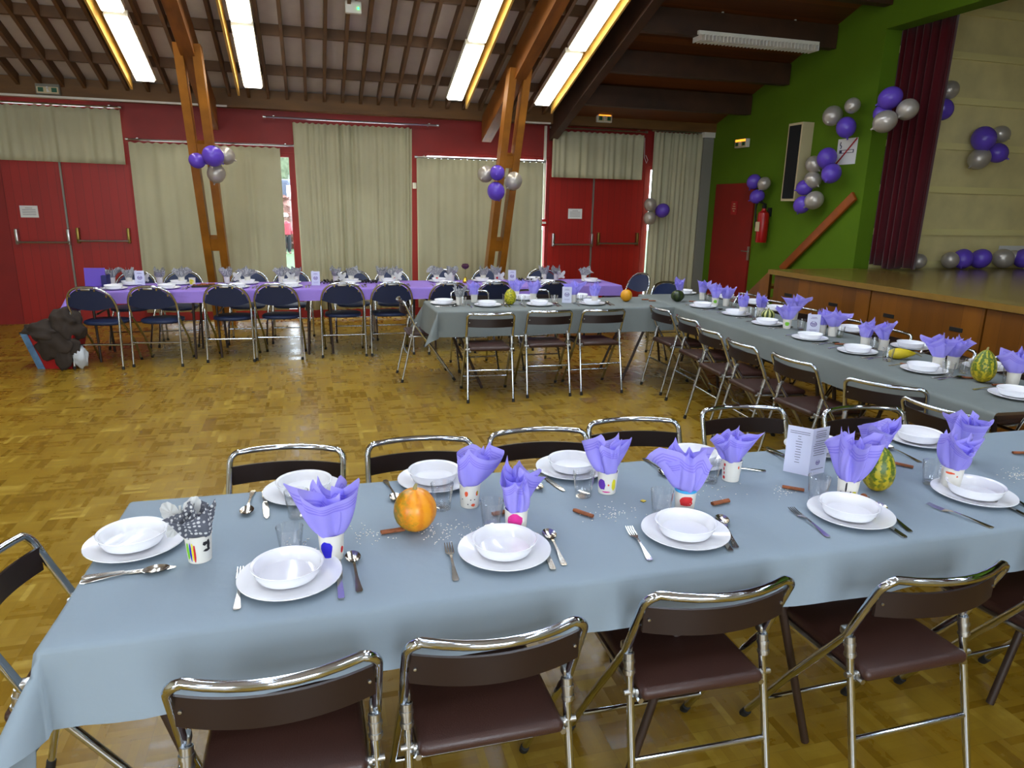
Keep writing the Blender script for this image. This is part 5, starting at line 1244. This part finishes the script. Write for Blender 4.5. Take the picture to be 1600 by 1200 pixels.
def flo(u, v):
    rp = {1434: 12, 1484: 13, 1504: 15, 1531: 15, 1566: 15, 1583: 11, 1598: 15}[u]; p = W(u, v, YS-.25)
    if u == 1583: return W(u, v, YS-.16)
    rr = rp*(p-EYE).dot(fwd)/FPX*1.05; p.z = max(p.z, 1.0+rr); return p
cluster(fl, 'lying at the back of the stage', 'balloons on the stage floor', flo)
# ------------------------------------------------------------------ outside the windows
bm = NB(); bx(bm, -20, 25, YF+.16, 16.4, -.25, -.02); tag(obj('pavement', bm, 'outground', None, 0), 'pale pavement outside the far windows', 'pavement')['kind'] = 'structure'
bm = NB(); bx(bm, -25, 30, 16.4, 48, -.2, 0.0); tag(obj('lawn', bm, 'grass', None, 0), 'green lawn beyond the pavement outside', 'lawn')['kind'] = 'structure'
def bush(x, y, r, h, m_, lab, seed):
    bm = NB(); rn = random.Random(seed)
    for k in range(420):
        a = rn.uniform(0, 2*PI); q = rn.uniform(-.95, 1); rr = r*math.sqrt(max(0, 1-q*q))*rn.uniform(.8, 1.05)
        c = Vector((x+rr*math.cos(a), y+rr*math.sin(a), max(.02, h/2*(1+q)+.03))); R = Matrix.Rotation(rn.uniform(0, 6), 3, 'Z') @ Matrix.Rotation(rn.uniform(-1.3, 1.3), 3, 'X'); s = .16
        bm.faces.new([bm.verts.new(c+R @ Vector(w_)) for w_ in ((-s, 0, 0), (0, -s*.5, 0), (s, 0, 0), (0, s*.5, 0))])
    blob(bm, (x, y, h/2), (r*.85, r*.85, h*.5), seed, .1, 2); tag(obj('bush', bm, m_, None, 0), lab, 'bush')
bush(-.9, 41, 3.2, 6.4, 'leaf', 'pale green tree-like bush seen through the narrow window gap', 1)
bush(-.75, 26.5, .9, 1.75, 'leafr', 'russet bush behind the pink-coated figure outside', 2)
v = thing('parked_van', 'blue van parked outside beyond the lawn', 'van', (-1.6, 32, 0), 0)
bm = NB(); box(bm, (0, 0, 1.45), (4.4, 1.8, 2.1), None, .18, 3); box(bm, (1.9, 0, .8), (1.4, 1.7, .8), None, .15, 3); obj('body', bm, 'vanblue', v)
bm = NB(); box(bm, (1.35, -.91, 1.95), (1.1, .02, .6), None, .008); box(bm, (-1.3, -.91, 1.95), (1.2, .02, .5), None, .008); obj('side_window', bm, 'whitepaper', v)
for sx in (-1.4, 1.6):
    bm = NB(); lathe(bm, [(0, -.1), (.32, -.1), (.34, -.06), (.34, .06), (.32, .1), (0, .1)], 20, (sx, -.82, .34), Matrix.Rotation(PI/2, 3, 'X')); obj('wheel', bm, 'rubber', v)
# child in a pink coat
def person(p):
    me = bpy.data.meshes.new('person'); J = [(0, 0, .62), (0, 0, .82), (0, 0, .98), (0, 0, 1.04), (0, -.01, 1.17), (.07, 0, .58), (.08, -.02, .32), (.08, 0, .06), (.08, -.08, .03), (-.07, 0, .58), (-.08, .02, .32), (-.08, 0, .06), (-.08, -.08, .03), (.13, 0, .95), (.17, 0, .76), (.18, -.04, .6), (-.13, 0, .95), (-.17, 0, .76), (-.18, -.04, .6)]
    E = [(0, 1), (1, 2), (2, 3), (3, 4), (0, 5), (5, 6), (6, 7), (7, 8), (0, 9), (9, 10), (10, 11), (11, 12), (2, 13), (13, 14), (14, 15), (2, 16), (16, 17), (17, 18)]
    Rr = [.1, .11, .09, .045, .09, .075, .055, .04, .035, .075, .055, .04, .035, .05, .04, .03, .05, .04, .03]
    me.from_pydata(J, E, []); o = bpy.data.objects.new('person', me); COL.objects.link(o)
    md = o.modifiers.new('s', 'SKIN'); sv = me.skin_vertices[0].data
    for k, r in enumerate(Rr): sv[k].radius = (r, r*.85)
    sv[0].use_root = True
    o.modifiers.new('b', 'SUBSURF').levels = 1; me.materials.append(M['skin']); o.location = p; o.rotation_euler = (0, 0, .6)
    bm = NB(); lathe(bm, [(.13, .6), (.145, .62), (.135, .8), (.12, .95), (.06, 1.02), (.05, 1.03)], 16)
    for s in (-1, 1): tube(bm, [(s*.1, 0, .97), (s*.17, 0, .77), (s*.18, -.035, .62)], [.06, .052, .044], 10)
    obj('coat', bm, 'pink', o)
    bm = NB()
    for s in (-1, 1): tube(bm, [(s*.06, 0, .66), (s*.08, -.02*s, .34), (s*.08, 0, .07)], [.09, .068, .055], 10)
    obj('trousers', bm, 'trousers', o)
    bm = NB(); lathe(bm, [(.098, 1.16), (.1, 1.2), (.07, 1.26), (0, 1.28)], 14, (0, 0, 0)); obj('hair', bm, 'whitepaper', o)
    return tag(o, 'small person in a pink coat standing outside in the window gap', 'person')
pp = G(449, 397, 0); pp = Vector((pp.x, pp.y, 0)); person(pp)
# ------------------------------------------------------------------ light
w = bpy.data.worlds.new('sky'); scene.world = w; w.use_nodes = True
nt = w.node_tree; bg = nt.nodes['Background']; bg.inputs[0].default_value = (.80, .90, 1.0, 1); bg.inputs[1].default_value = 10
def portal(x0, x1, z0, z1, Y, sgn):
    l = bpy.data.lights.new('portal', 'AREA'); l.shape = 'RECTANGLE'; l.size = x1-x0; l.size_y = z1-z0; l.cycles.is_portal = True
    o = bpy.data.objects.new('window_portal', l); COL.objects.link(o); o.location = ((x0+x1)/2, Y, (z0+z1)/2); o.rotation_euler = (PI/2*sgn, 0, 0)
for x0, x1 in ((-4.8, -2.2), (-.6, 1.6)): portal(x0, x1, .7, 2.5, YB-.17, 1)
for h in (TL, W1, W2, W3, W4): portal(h[0], h[1], h[2], h[3], YF+.2, -1)
scene.view_settings.exposure = 0.1
